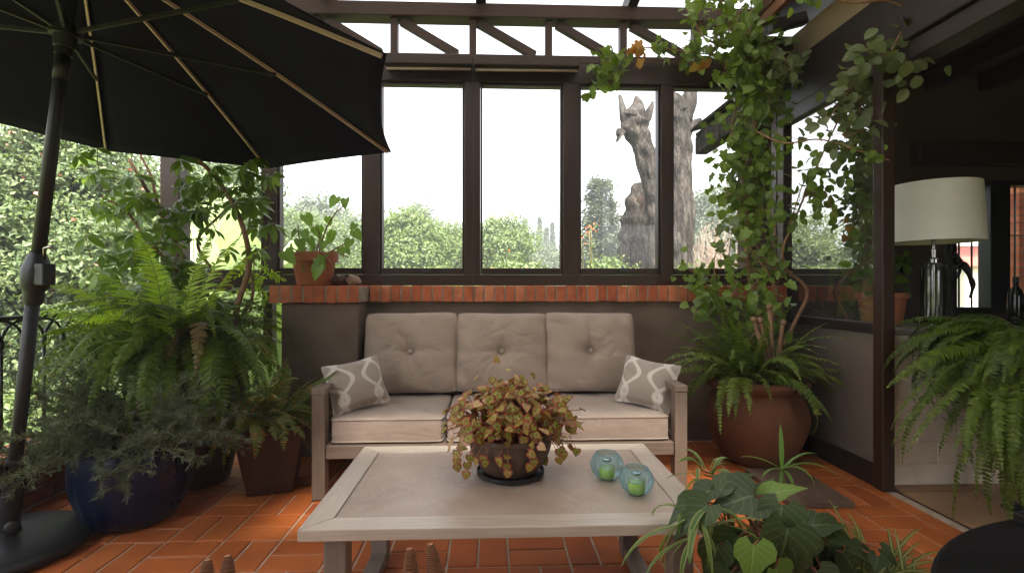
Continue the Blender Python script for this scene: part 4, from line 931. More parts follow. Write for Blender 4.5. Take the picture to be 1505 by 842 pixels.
# ---------------- small fern in the square tapered pot
c = V3(at(402, 700, 2.9)[0], 2.9, 0)
t = thing('square_pot_fern', 'small rust-tipped fern in dark square tapered pot', 'fern', c)
g = Geo(); R = rotz(.25)
def sq(h, z): return np.array([(-h, -h, z), (h, -h, z), (h, h, z), (-h, h, z)]) @ R.T + c
lv = [(.115, .003), (.17, .34), (.185, .342), (.187, .385), (.165, .385), (.16, .35)]; V = np.concatenate([sq(*l) for l in lv])
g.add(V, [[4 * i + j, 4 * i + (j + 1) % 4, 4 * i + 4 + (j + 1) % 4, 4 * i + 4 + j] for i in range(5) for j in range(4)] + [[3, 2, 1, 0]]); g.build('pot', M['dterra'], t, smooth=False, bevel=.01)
g = Geo(); g.add(sq(.163, .36), [[0, 1, 2, 3]]); g.build('soil', M['soil'], t)
cc = c + V3(0, 0, .38)
fern_part(t, cc, 44, (.28, .44), (.3, 1.4), (.5, 1.7), .045, 'fernrust', npair=26, spread=.08)
fern_part(t, cc, 26, (.26, .42), (.1, .7), (1.2, 2.2), .05, 'fernrust', az=(-2.4, .6), npair=26, spread=.06, name='low_fronds')

# ---------------- umbrella-leaf shrub at the corner
c = V3(-2.0, 3.36, 0)
t = thing('umbrella_shrub', 'leggy shrub with whorled glossy leaves at the left corner post', 'shrub', c)
pot_lathe([(.001, 0), (.15, 0), (.2, .3), (.215, .36), (.23, .37), (.23, .42), (.2, .42), (.19, .38), (.001, .37)], c, 'terra', t); soil(t, c, .19, .38)
gl, gs = Geo(), Geo()
def whorl(p, ax, n, ln, m=0):
    ax = unit(np.array(ax, float)); a = np.cross(ax, V3(.3, .2, 1) if abs(ax[2]) < .9 else V3(1, 0, 0)); a = unit(a); b = np.cross(ax, a); th = np.arange(n) * 2 * PI / n + rng.uniform(0, 6)
    D = np.cos(th)[:, None] * a + np.sin(th)[:, None] * b - ax * rng.uniform(.1, .5) + rng.normal(size=(n, 3)) * .12
    L = ln * rng.uniform(.75, 1.1, n); gl.leaves(T_LEAFLET, p + unit(D) * .012, D, np.tile(ax, (n, 1)) + rng.normal(size=(n, 3)) * .15, L, L * .78, m)
T_LEAFLET = leaf_tpl([(0, 0, .02), (.15, .14, .13), (.4, .37, .24), (.65, .62, .26), (.85, .82, .17), (1, 1, .02)], (-1, 0, 1), .2, -.28)
S_ = [([(330, 640), (345, 470), (366, 390), (352, 320), (322, 268), (292, 235)], .021), ([(330, 520), (290, 420), (250, 340), (222, 290), (190, 235)], .019), ([(250, 345), (232, 300), (222, 260), (205, 225)], .012), ([(345, 430), (300, 380), (292, 350), (320, 320), (340, 300)], .012), ([(260, 400), (215, 350), (185, 310), (150, 290)], .012), ([(345, 480), (372, 430), (362, 360), (372, 300)], .011)]
for pts, r in S_:
    Y0 = 3.3 + rng.uniform(-.1, .15); P = spline([at(a, b, Y0 + rng.uniform(-.05, .05)) for a, b in pts]); gs.tube(P, np.linspace(r, r * .55, len(P)), 8)
P0 = c + V3(0, 0, .38); gs.tube(spline([P0, P0 + V3(.12, -.03, .15), at(330, 560, 3.3)]), .021, 8)
cl = [(128, 250, 20), (150, 240, 30), (165, 275, 45), (190, 300, 45), (175, 330, 30), (200, 345, 50), (230, 330, 50), (260, 320, 50), (215, 380, 55), (250, 370, 55), (290, 350, 40), (190, 400, 40), (235, 410, 60), (280, 395, 45), (150, 400, 35), (130, 430, 30), (300, 250, 35), (330, 262, 35), (360, 255, 35), (345, 300, 25), (372, 290, 25), (310, 300, 30), (290, 275, 30), (380, 330, 20), (375, 365, 20), (360, 250, 25), (385, 260, 22), (270, 430, 50), (310, 420, 40), (205, 440, 45), (160, 380, 35), (250, 300, 40), (225, 420, 60), (260, 350, 60)]
for px, py, sp in cl:
    for k in range(int(2 + sp / 16)):
        p = at(px + rng.normal() * sp * .55, py + rng.normal() * sp * .42, 3.25 + rng.normal() * .13)
        if p[1] > 3.62: p[1] = 3.6
        whorl(p, V3(rng.normal() * .4, -.45 + rng.normal() * .4, .9), rng.integers(6, 9), rng.uniform(.075, .12))
        q = p + V3(rng.normal() * .03, rng.uniform(0, .06), -rng.uniform(.07, .14)); gs.tube([p, (p + q) / 2 + rnd(1, .008)[0], q], .0022, 4, cap=False)
for px in np.linspace(268, 392, 34):  # hanging spray below the umbrella edge
    py = 240 + rng.uniform(0, 75); p = at(px, py, 3.4 + rng.normal() * .06); whorl(p, V3(rng.normal() * .4, -.8, .5), 6, rng.uniform(.045, .08))
gl.build('leaves', M['scheff'], t, smooth=True); gs.build('stem', M['bark'], t)
# thin light creeper dangling by the cross rail
gl, gs = Geo(), Geo(); c2 = at(372, 440, 3.42)
t = thing('dangling_creeper', 'fine light green creeper dangling over the cross rail', 'creeper', (c2[0], c2[1], 1.0))
for pts in ([(345, 380), (368, 410), (385, 425), (383, 470)], [(340, 400), (372, 400), (390, 440)], [(350, 380), (395, 398), (412, 408)], [(335, 430), (352, 425), (372, 440), (360, 470)]):
    P = spline([at(a, b, 3.45) for a, b in pts]); gs.tube(P, .0025, 5)
    i = rng.integers(2, len(P), 55); gl.leaves(T_LANCE, P[i] + rnd(55, .012), rnd(55) + V3(0, -.2, -.7), rnd(55, .5) + V3(0, -1, .4), rng.uniform(.025, .05, 55))
gl.build('leaves', M['fernlime'], t); gs.build('stem', M['stem'], t)

# ---------------- pothos pot on the pier
c = at(462, 418, 3.5); c[2] = ZT + .006
t = thing('pothos_pot', 'round terracotta pot of light green pothos on the brick pier', 'potted plant', c)
pot_lathe([(.001, 0), (.105, 0), (.112, .01), (.135, .15), (.138, .155), (.152, .157), (.154, .215), (.14, .215), (.132, .17), (.001, .165)], c, 'terra', t); soil(t, c, .134, .18)
gl, gs = Geo(), Geo()
for pts in (((465, 385), (478, 340), (492, 315), (508, 300)), ((462, 380), (470, 350), (465, 330)), ((455, 380), (440, 350), (438, 330)), ((450, 382), (430, 365), (415, 372)), ((470, 378), (500, 362), (520, 350)), ((462, 380), (475, 372), (490, 392)), ((455, 378), (462, 362), (450, 352)), ((470, 380), (490, 370), (512, 378)), ((458, 375), (466, 385), (470, 396))):
    P = spline([at(a, b, 3.5 - (.1 if b > 370 else 0) - .04 * i) for i, (a, b) in enumerate(pts)]); gs.tube(P, np.linspace(.006, .0035, len(P)), 6)
lf = [(448, 322, .10), (445, 345, .09), (508, 298, .08), (495, 296, .09), (470, 338, .07), (482, 325, .07), (488, 350, .08), (470, 345, .08), (455, 355, .08), (440, 358, .09), (430, 368, .08), (418, 376, .12), (462, 368, .08), (478, 378, .09), (452, 385, .1), (470, 395, .11), (465, 385, .1), (520, 345, .09), (515, 358, .08), (522, 335, .06), (500, 370, .07), (490, 345, .07), (462, 340, .07), (508, 372, .06), (476, 360, .08), (447, 370, .08), (436, 345, .07)]
for px, py, s in lf:
    p = at(px, py - 6, 3.42 + rng.normal() * .07 - (.1 if py > 375 else 0)); D = V3(rng.normal() * .5, -.3 + rng.normal() * .3, -.7); gl.leaves(T_HEART, [p], D[None], V3(rng.normal() * .4, -1, .6)[None], [s], [s * .85])
gl.build('leaves', M['pothos'], t); gs.build('stem', M['bark'], t)
# shells / knobbly stone beside it
c = at(515, 416, 3.48); c[2] = ZT + .004
for dx, s, lab, mt in ((.02, 1.0, 'knobbly tan shell on the brick pier', 'shell'), (-.075, 1.05, 'dark knobbly stone between the pothos pot and tan shell', 'dterra')):
    g = Geo(); cc = c + V3(dx, 0, .034 * s); g.ball((0, 0, 0), .042 * s, 18, sc=(1.15, .9, .82)); v = g.V[0]; g.V[0] = v * (1 + .14 * np.sin(v[:, :1] * 150 + 1) * np.sin(v[:, 1:2] * 130) + .16 * np.sin(v[:, 2:3] * 120 + v[:, :1] * 90)) + cc
    tag(g.build('shell' if mt == 'shell' else 'stone', M[mt], loc=c + V3(dx, 0, 0)), lab, 'shell' if mt == 'shell' else 'stone')

# ---------------- begonia on the table
c = V3(.066, 1.865, TZ - .003)
t = thing('begonia_bowl', 'speckled red and green begonia in brown clay bowl on the table', 'potted plant', c)
pot_lathe([(.001, .012), (.085, .012), (.10, .02), (.132, .06), (.148, .105), (.150, .135), (.158, .14), (.158, .155), (.143, .155), (.136, .13), (.001, .12)], c, 'begpot', t); soil(t, c, .137, .13)
g = Geo(); g.lathe([(.001, .001), (.115, .001), (.123, .006), (.124, .02), (.119, .02), (.117, .009), (.001, .0085)], c, 56); g.build('saucer', M['darkmetal'], t, auto=35)
gl, gs = Geo(), Geo(); n = 640
th = rng.uniform(0, 2 * PI, n); ph = rng.uniform(-.25, PI / 2, n); rr = rng.uniform(.62, 1.0, n)
X = np.stack([.245 * np.cos(th) * np.cos(ph), .2 * np.sin(th) * np.cos(ph), .135 * np.sin(ph)], 1) * rr[:, None] + c + V3(0, 0, .18) + rnd(n, .02)
X[:, 2] -= np.where(ph < 0, rng.uniform(0, .07, n) * (rng.random(n) < .5), 0)
top = rng.random(n) < .08; X[top, 2] += rng.uniform(.02, .06, top.sum())
out = unit(X - (c + V3(0, 0, .1)))
D = out * .5 + V3(0, 0, -.55) + rnd(n, .45); Nn = out * .8 + V3(0, -.45, .45) + rnd(n, .45); sz = rng.uniform(.02, .042, n)
gl.leaves(T_BEG, X, D, Nn, sz, sz)
for i in range(n):
    if i % 2 == 0: b = c + V3(.09 * math.cos(th[i]), .09 * math.sin(th[i]), .135); mdl = (b + X[i]) / 2 + V3(0, 0, .03) + rnd(1, .008)[0]; gs.tube(spline([b, mdl, X[i]], 4), .0016, 4, cap=False)
for k in range(14):  # dry danglers
    a = rng.uniform(-2.9, -.3); b = c + V3(.17 * math.cos(a), .13 * math.sin(a), .15); e_ = b + V3(.08 * math.cos(a), .03 * math.sin(a), -rng.uniform(.03, .1)); gs.tube(spline([b, (b + e_) / 2 + V3(0, 0, .03), e_], 5), .0011, 4, cap=False); gl.leaves(T_BEG, [e_], V3(rng.normal() * .3, 0, -1)[None], V3(0, -1, .3)[None], [.03])
gl.build('leaves', M['begonia'], t); gs.build('leaf_stem', M['redstem'], t)
gl = Geo(); p = at(738, 572, 1.9); n = 6; gl.leaves(T_LOBED, np.tile(p, (n, 1)) + rnd(n, .014), rnd(n, .6) + V3(0, -.1, .2), rnd(n, .3) + V3(0, -.4, 1), np.full(n, .035)); gl.build('young_leaves', M['sprout'], t)

# ---------------- urn with fern on the right
c = V3(at(1111, 600, 3.24)[0], 3.24, 0)
t = thing('urn_fern', 'drooping fern in huge round terracotta urn beside the sofa', 'fern', c)
wobu = lambda th, z: 1 + .012 * np.sin(th * 2 + 1) + .008 * np.sin(th * 5 + z * 14)
pot_lathe([(.001, .004), (.17, .004), (.2, .02), (.265, .12), (.303, .23), (.308, .31), (.29, .39), (.262, .44), (.255, .455), (.262, .465), (.30, .48), (.312, .505), (.305, .53), (.27, .535), (.25, .51), (.24, .48), (.001, .47)], c, 'urn', t, 72, wobu); soil(t, c, .245, .49)
cc = c + V3(-.03, 0, .53)
fern_part(t, cc, 62, (.28, .7), (.3, 1.5), (.5, 2.2), .045, 'fern', npair=34, spread=.14)
fern_part(t, cc + V3(-.05, -.08, 0), 24, (.36, .62), (.2, 1.3), (1.4, 2.9), .042, 'fern', az=(-3.3, -.4), npair=32, spread=.12, name='front_fronds')
fern_part(t, cc, 26, (.4, .66), (1.0, 1.5), (.3, 1.1), .042, 'fern', az=(.6, 4.2), npair=34, spread=.14, name='upright_fronds')
# ball-topped stakes in the urn
for (px, py), (qx, qy), lab in (((1131, 451), (1138, 560), 'tallest ball-topped wooden stake standing in the urn'), ((1108, 470), (1134, 560), 'ball-topped wooden stake leaning furthest toward the sofa in the urn'), ((1117, 471), (1140, 560), 'ball-topped wooden stake leaning between the tallest and the sofa side one'), ((1151, 474), (1138, 560), 'ball-topped wooden stake in the urn leaning toward the partition')):
    Y = 3.10; a = at(px, py, Y); b = at(qx, qy, Y + .04); g = Geo(); g.tube([b, b + (a - b) * .97], .0125, 10); g.ball(a, .02, 14)
    tag(g.build('wooden_stake', M['bark'], loc=b), lab, 'stake', 'ball-topped stakes in the urn')

# ---------------- climbing vine
c = V3(at(1128, 560, 3.3)[0], 3.3, .5)
t = thing('climbing_vine', 'tall twining vine climbing from the urn to the roof beams', 'vine', c)
gs, gl, go, gy = Geo(), Geo(), Geo(), Geo()
def vpath(pts, r0, r1, k=8, jit=.0):
    P = spline([at(*p) for p in pts], k); gs.tube(P, np.linspace(r0, r1, len(P)), 8); return P
def vleaf(G, P, n, sp, s, up=.25, tpl=T_OVAL, m=0, down=.55):
    i = rng.integers(0, len(P), n); X = P[i] + rnd(n) * np.array([sp, sp * .7, sp])
    D = rnd(n, .75) + V3(0, -.25, -down); N = rnd(n, .6) + V3(-.1, -.75, up + .35); sz = rng.uniform(*s, n)
    for q in np.nonzero(rng.random(n) < .5)[0]: gs.tube([P[i[q]], (P[i[q]] + X[q]) / 2 + V3(0, 0, .01), X[q]], .0013, 3, cap=False)
    G.leaves(tpl, X, D, N, sz, sz * rng.uniform(.8, 1.05, n), m)
def lobpath(pts, n, sp, s, r=.004, G=None, tpl=T_OVAL, **k):
    P = vpath(pts, r, r * .5); vleaf(gl if G is None else G, P, n, sp, s, tpl=tpl, **k); return P
Y1 = 3.42
trunk = vpath([(1128, 560, 3.3), (1118, 490, 3.35), (1104, 420, Y1), (1096, 350, Y1), (1098, 270, Y1), (1106, 200, Y1), (1116, 150, Y1), (1121, 118, Y1), (1112, 95, Y1), (1094, 78, Y1)], .019, .012)
loop = vpath([(1140, 530, 3.3), (1170, 470, 3.28), (1187, 430, 3.28), (1165, 405, 3.3), (1130, 390, 3.35), (1105, 350, 3.4)], .013, .008)
vpath([(1125, 500, 3.28), (1140, 440, 3.3), (1128, 400, 3.32), (1108, 370, 3.38)], .011, .008)
vpath([(1160, 405, 3.3), (1150, 370, 3.2), (1165, 330, 3.15), (1190, 270, 3.05), (1214, 215, 3.0), (1245, 150, 2.95)], .008, .004)
vpath([(1098, 400, Y1), (1140, 395, 3.35), (1165, 400, 3.3)], .006, .005)
vpath([(1092, 420, 3.4), (1060, 440, 3.45), (1050, 380, 3.5), (1072, 350, 3.5)], .004, .003)
# main column
vleaf(gl, trunk[24:], 165, .095, (.055, .09)); vleaf(gl, trunk[20:], 190, .10, (.045, .085), tpl=T_LOBED); vleaf(go, trunk[22:], 110, .10, (.04, .08), tpl=T_LOBED)
lobpath([(1120, 130, Y1), (1085, 150, Y1), (1072, 220, Y1), (1068, 300, Y1)], 85, .08, (.04, .075), tpl=T_LOBED)
lobpath([(1110, 300, Y1), (1140, 330, 3.3), (1120, 400, 3.3), (1090, 440, 3.3)], 80, .09, (.03, .065))
lobpath([(1110, 250, Y1), (1078, 330, Y1), (1070, 400, 3.45)], 80, .08, (.035, .065), tpl=T_LOBED)
lobpath([(1100, 360, 3.3), (1135, 420, 3.25), (1120, 470, 3.25), (1090, 520, 3.2)], 80, .09, (.045, .08), tpl=T_LOBED)
lobpath([(1110, 300, 3.4), (1090, 250, 3.4), (1125, 200, 3.35)], 60, .08, (.05, .085))
# low sprigs over the brick cap
lobpath([(1060, 440, 3.45), (1030, 410, 3.5), (1012, 395, 3.52)], 45, .055, (.04, .065), tpl=T_LOBED)
lobpath([(1075, 470, 3.35), (1040, 430, 3.42), (1020, 450, 3.42)], 50, .06, (.04, .065), tpl=T_LOBED)
# top cluster and branch along the truss
lobpath([(1094, 78, Y1), (1075, 45, Y1), (1060, 10, Y1), (1050, -40, 3.35)], 110, .12, (.045, .085), r=.009, tpl=T_LOBED)
lobpath([(1090, 70, Y1), (1040, 60, Y1), (1020, 30, Y1)], 85, .10, (.04, .07), r=.006)
lobpath([(1110, 90, Y1), (1100, 40, Y1), (1110, -20, Y1)], 70, .09, (.05, .08))
lobpath([(1094, 78, Y1), (1040, 80, 3.5), (980, 72, 3.55), (930, 72, 3.55), (895, 88, 3.55), (882, 115, 3.55)], 16, .04, (.045, .07), r=.006, tpl=T_LOBED)
P = spline([at(905, 80, 3.55), at(890, 105, 3.55), at(880, 120, 3.55)]); vleaf(gl, P, 48, .055, (.055, .09), tpl=T_LOBED)
P = spline([at(975, 62, 3.55), at(970, 78, 3.55)]); vleaf(gl, P, 16, .03, (.04, .06), tpl=T_LOBED)
P = spline([at(1025, 70, 3.55), at(1020, 88, 3.55)]); vleaf(gl, P, 26, .05, (.05, .07), tpl=T_LOBED)
for a, b, n in ((942, 72, 7), (932, 68, 5), (935, 88, 3), (1030, 88, 4), (1102, 325, 4), (1106, 345, 3)):
    X = at(a, b, 3.5) + rnd(n, .02); gy.leaves(T_LOBED, X, rnd(n, .4) + V3(0, 0, -1), rnd(n, .4) + V3(0, -1, .2), rng.uniform(.04, .065, n))
# branch across the glass
lobpath([(1105, 190, 3.35), (1150, 210, 3.05), (1200, 205, 2.9), (1240, 214, 2.8), (1280, 228, 2.72), (1308, 236, 2.68)], 26, .03, (.03, .05), r=.005)
lobpath([(1160, 330, 3.1), (1185, 260, 3.0), (1210, 240, 2.95)], 55, .08, (.05, .075), r=.004)
lobpath([(1180, 290, 3.0), (1210, 280, 2.9), (1222, 310, 2.9)], 26, .05, (.045, .07), r=.003)
lobpath([(1250, 130, 2.9), (1265, 160, 2.85), (1240, 200, 2.9), (1270, 190, 2.8)], 70, .09, (.055, .085), G=go)
lobpath([(1215, 180, 2.95), (1235, 150, 2.9), (1260, 120, 2.85), (1290, 90, 2.7), (1305, 80, 2.65)], 34, .05, (.055, .085), G=go)
arc = vpath([(1180, -30, 2.6), (1240, 3, 2.6), (1300, 2, 2.6), (1328, 12, 2.6), (1336, 30, 2.6), (1322, 52, 2.6), (1308, 80, 2.6)], .006, .005)
for a, b, n, sp in ((1275, 70, 8, .05), (1262, 85, 5, .035), (1312, 85, 7, .045), (1325, 70, 5, .04), (1335, 95, 6, .045), (1318, 112, 6, .05), (1345, 62, 4, .04), (1372, 30, 4, .05), (1382, 12, 3, .04)):
    X = at(a, b, 2.58) + rnd(n, sp); go.leaves(T_OVAL, X, rnd(n, .6) + V3(.2, -.2, -.3), rnd(n, .35) + V3(-.2, -1, .5), rng.uniform(.06, .085, n), rng.uniform(.06, .08, n))
lobpath([(1332, 20, 2.6), (1352, 22, 2.58), (1380, 30, 2.55)], 5, .03, (.05, .07), r=.003)
lobpath([(1210, 0, 2.6), (1200, -8, 2.6), (1190, 5, 2.6)], 14, .04, (.04, .06), r=.003)
lobpath([(1150, 110, 3.3), (1165, 95, 3.2), (1150, 85, 3.2)], 26, .06, (.05, .075), G=go)
gl.build('leaves', M['vine'], t); go.build('old_leaves', M['vineold'], t); gy.build('yellow_leaves', M['vineyellow'], t); gs.build('stem', M['vinebark'], t)

# ---------------- pot and plant on the counter seen behind the glass
c = at(1296, 480, 3.12); c[2] = CT + .001
t = thing('counter_pot', 'terracotta pot of broad dark leaves half hidden behind the glass post', 'potted plant', c)
pot_lathe([(.001, 0), (.10, 0), (.105, .01), (.128, .17), (.138, .172), (.14, .205), (.125, .205), (.12, .18), (.001, .175)], c, 'terra', t); soil(t, c, .121, .18)
gl = Geo(); gs2 = Geo(); n = 46; X = c + V3(0, 0, .22) + np.clip(rnd(n), -1.3, 1.3) * np.array([.07, .07, .06]) + V3(0, 0, .1); gl.leaves(T_OVAL, X, unit(X - c) + V3(0, 0, -.7) + rnd(n, .3), rnd(n, .4) + V3(0, -.6, .7), rng.uniform(.08, .13, n)); 
for k in range(26):
    px, py = rng.uniform(1195, 1300), rng.uniform(300, 440); p = at(px, py, 3.3 + rng.uniform(-.1, .12)); b = c + V3(0, 0, .2)
    if p[0] < GX + .12: continue
    gs2.tube(spline([b, (b + p) / 2 + V3(0, 0, .08), p], 5), .004, 5); gl.leaves(T_OVAL, [p], V3(rng.normal() * .4, -.1, -.9)[None], V3(rng.normal() * .4, -.8, .5)[None], [rng.uniform(.11, .17)])
gl.build('leaves', M['ferndark'], t); gs2.build('stem', M['stem'], t)

# ---------------- big fern by the counter
c = V3(2.66, 2.45, 0)
t = thing('counter_fern', 'huge dark green fern spilling in front of the white counter wall', 'fern', c)
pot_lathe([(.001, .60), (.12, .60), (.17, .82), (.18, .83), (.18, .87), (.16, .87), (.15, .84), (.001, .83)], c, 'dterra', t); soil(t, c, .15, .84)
g = Geo(); g.lathe([(.001, .003), (.09, .003), (.08, .015), (.02, .03), (.018, .56), (.14, .575), (.14, .598), (.001, .598)], c, 28); g.build('stand', M['blackmetal'], t, auto=40)
cc = c + V3(0, 0, .88)
fern_part(t, cc, 170, (.36, .7), (-.3, .6), (1.2, 2.6), .046, 'ferndark', npair=40, spread=.12)
fern_part(t, cc, 5, (.4, .7), (-.4, .2), (1.4, 2.4), .05, 'dryfrond', az=(-2.6, -.4), npair=40, spread=.12, name='dry_fronds')
fern_part(t, cc + V3(.0, -.05, -.05), 330, (.36, .92), (-1.1, .2), (.7, 1.7), .043, 'fern', az=(-3.1, .0), npair=46, spread=.12, name='front_fronds')
fern_part(t, cc + V3(0, -.05, 0), 24, (.42, .6), (.0, .45), (.4, 1.1), .042, 'fern', az=(1.9, 4.2), npair=36, spread=.1, name='upper_fronds')

# ---------------- slab on the floor
g = Geo(); R = rotz(-.03); g.box((1.675, 2.76, .0165), (.33, .49, .029), R)
tag(g.build('stone_slab', M['slab'], smooth=False, bevel=.004, loc=(1.675, 2.76, 0)), 'flat dark stone slab lying on the floor before the urn', 'slab')

# ---------------- ivy pot in the near right corner
c = V3(.89, 1.50, 0)
t = thing('ivy_pot', 'broad-leaved ivy in dark pot at the table corner', 'potted plant', c)
pot_lathe([(.001, .003), (.11, .003), (.12, .02), (.15, .25), (.16, .26), (.16, .29), (.145, .29), (.14, .27), (.001, .26)], c, 'dterra', t); soil(t, c, .14, .262)
gl, gy, gs = Geo(), Geo(), Geo()
def ivy(px, py, Y, s, dx=0, dz=-1, dy=-.25, nx=0, ny=-.8, nz=.7, G=None, w=1.0):
    p = at(px, py, Y); (gl if G is None else G).leaves(T_IVY, [p], V3(dx, dy, dz)[None], V3(nx, ny, nz)[None], [s], [s * w])
    b = c + V3(rng.normal() * .05, rng.normal() * .05, .27); m = (p + b) / 2 + V3(rng.normal() * .03, .05, .05); gs.tube(spline([b, m, p], 5), .0028, 5, cap=False)
# big named leaves (root px, facing)
ivy(1108, 728, 1.42, .135, -1.0, -.15, -.1, .05, -.6, .9, w=.95)
ivy(1150, 742, 1.38, .125, -.35, -1, -.2, .1, -.8, .75, w=.95)
ivy(1158, 776, 1.34, .15, -.25, -1, -.1, .15, -.95, .55, w=.95)
ivy(1108, 800, 1.30, .11, -.1, -1, -.1, -.1, -1, .4, gy, .85)
ivy(1180, 790, 1.36, .105, -.1, -1, -.2, .3, -.9, .5)
ivy(1160, 815, 1.36, .10, .1, -1, -.2, .0, -.9, .5)
ivy(1055, 722, 1.45, .10, .85, .45, .1, -.2, -.4, .95, w=.55)
ivy(1060, 715, 1.5, .12, 1, .5, .1, .1, -.35, 1, w=.5)
ivy(1045, 720, 1.45, .11, -1, -.35, -.1, .1, -.4, 1, w=.6)
ivy(1020, 735, 1.42, .10, -.9, -.6, -.1, 0, -.5, .9, w=.6)
ivy(1040, 742, 1.38, .13, -.95, -.65, -.2, 0, -.6, .9, w=.6)
ivy(1110, 730, 1.5, .09, .5, .5, .1, -.1, -.4, 1, w=.55)
ivy(1128, 728, 1.46, .12, .9, .35, -.1, .0, -.5, .9, gy, .5)
ivy(1190, 772, 1.45, .11, .9, .15, -.1, .0, -.5, .9, w=.7)
ivy(1212, 775, 1.45, .11, .8, -.35, -.2, .1, -.6, .9, w=.8)
ivy(1085, 790, 1.4, .12, -.5, -1, 0, -.2, -.9, .4)
ivy(1055, 800, 1.4, .12, -.3, -1, 0, -.3, -.9, .3, w=.7)
ivy(1140, 835, 1.3, .09, .4, -1, 0, .2, -.9, .4, gy)
ivy(1130, 850, 1.36, .12, -.3, -1); ivy(1100, 850, 1.4, .12, .3, -1); ivy(1200, 840, 1.4, .11, .3, -1); ivy(1075, 840, 1.38, .1, -.5, -1); ivy(1240, 812, 1.45, .1, .6, -1); ivy(1210, 800, 1.5, .1, .2, -1)
for k in range(26): ivy(1130 + rng.normal() * 55, 830 + rng.normal() * 25, 1.52 + rng.normal() * .05, rng.uniform(.07, .11), rng.normal() * .6, -1)
for k in range(20):
    px = rng.uniform(1195, 1300); ivy(px, 800 + (px - 1195) * .22 + rng.normal() * 14, 1.52 + rng.normal() * .05, rng.uniform(.045, .085), rng.normal() * .6 + .3, -.6, w=rng.uniform(.5, .85))
gl.build('leaves', M['ivy'], t); gy.build('young_leaves', M['ivyyoung'], t); gs.build('stem', M['redstem'], t)

# ---------------- spider plants
def blade(G, P0, az, el, L, dr, w, m=0, n=9, twist=0):
    tt = np.linspace(0, 1, n); e = el - dr * tt ** 1.3; d = np.stack([np.cos(e) * math.cos(az), np.cos(e) * math.sin(az), np.sin(e)], 1)
    P = P0 + np.concatenate([[np.zeros(3)], np.cumsum(d[:-1] * L / (n - 1), 0)]); lat = np.array([-math.sin(az), math.cos(az), 0]); N = np.cross(d, lat); N *= np.where(N[:, 2:] < 0, -1, 1)
    W = w * np.sin(PI * np.clip(tt * .85 + .13, 0, 1)) ** .7; W[-1] = .0006; V = []; U = []
    for i in range(n):
        l = lat * math.cos(twist * tt[i]) + N[i] * math.sin(twist * tt[i])
        for cc_, up_ in ((-1, .35), (0, 0), (1, .35)): V.append(P[i] + l * cc_ * W[i] + np.cross(l, d[i]) * 0 + N[i] * up_ * W[i]); U.append((.5 + .5 * cc_, tt[i]))
    G.add(V, [[i * 3 + j, i * 3 + j + 1, (i + 1) * 3 + j + 1, (i + 1) * 3 + j] for i in range(n - 1) for j in range(2)], None, U, m); return P
c = V3(1.17, 1.50, 0)
t = thing('spider_plant', 'striped spider plant sprawling over the floor beside the ivy', 'potted plant', c)
pot_lathe([(.001, .003), (.09, .003), (.115, .16), (.125, .165), (.125, .19), (.11, .19), (.105, .17), (.001, .165)], c, 'dterra', t); soil(t, c, .105, .168)
g = Geo()
for k in range(90):
    az = rng.uniform(0, 2 * PI) if k > 26 else rng.uniform(-.9, 1.6); b = c + V3(rng.normal() * .04, rng.normal() * .04, .18); blade(g, b, az, rng.uniform(.5, 1.3), rng.uniform(.16, .30), rng.uniform(.9, 2.0), rng.uniform(.004, .007), twist=rng.normal() * .5)
g.build('blades', M['spider'], t)
g = Geo()
for k in range(22):
    az = rng.uniform(-1.2, 1.2); P0 = c + V3(.05, 0, .16); P = spline([P0, P0 + V3(.13 * math.cos(az), .13 * math.sin(az), .05), P0 + V3(.22 * math.cos(az), .2 * math.sin(az), -.1 + rng.normal() * .03)], 5); g.tube(P, .0016, 4, cap=False)
g.build('runner_stem', M['redstem'], t)
# variegated one hanging over the table corner
c = V3(.80, 1.66, 0)
t = thing('variegated_plant', 'narrow cream-edged trailing plant draped over the table corner', 'potted plant', c)
pot_lathe([(.001, .003), (.08, .003), (.105, .22), (.115, .225), (.115, .25), (.1, .25), (.096, .23), (.001, .225)], c, 'dterra', t); soil(t, c, .096, .228)
g, gs, g2 = Geo(), Geo(), Geo()
def spray(px, py, Y, n_, L, az0, el=.5, dr=2.2, w=.0065, G=None, spread=1.0):
    p = at(px, py, Y); b = c + V3(0, 0, .24); gs.tube(spline([b, (b + p) / 2 + V3(.02, .03, .08), p], 6), .0026, 5)
    for k in range(max(3, int(n_ * .7))): blade(g if G is None else G, p + rnd(1, .006)[0], az0 + rng.normal() * spread, el + rng.normal() * .3, L * rng.uniform(.7, 1.15), dr * rng.uniform(.7, 1.2), w * rng.uniform(.8, 1.25), twist=rng.normal() * .6)
spray(1030, 690, 1.62, 6, .12, 2.6, .9, 2.3, .006); spray(1035, 697, 1.6, 5, .15, 2.9, .25, .6, .003, g2, .4); spray(1045, 715, 1.55, 7, .1, 2.9, .4, 1.6, .006)
spray(1010, 755, 1.42, 6, .13, 3.4, .2, 2.1, .0075); spray(1000, 765, 1.38, 5, .19, 3.7, -.5, 1.2, .008, spread=.5); spray(1040, 745, 1.4, 6, .16, -1.2, .1, 2.0, .0075); spray(1025, 760, 1.38, 5, .16, -2.2, -.3, 1.5, .007)
spray(1060, 770, 1.36, 5, .17, -.6, .2, 1.8, .007); spray(1045, 700, 1.6, 6, .09, 1.0, 1.2, 1.9, .006); spray(1010, 790, 1.36, 6, .14, 3.3, -.3, 1.2, .006); spray(1070, 735, 1.5, 6, .1, .5, .6, 2, .006)
g.build('blades', M['spideredge'], t); g2.build('thin_blades', M['sprout'], t); gs.build('stem', M['stem'], t)
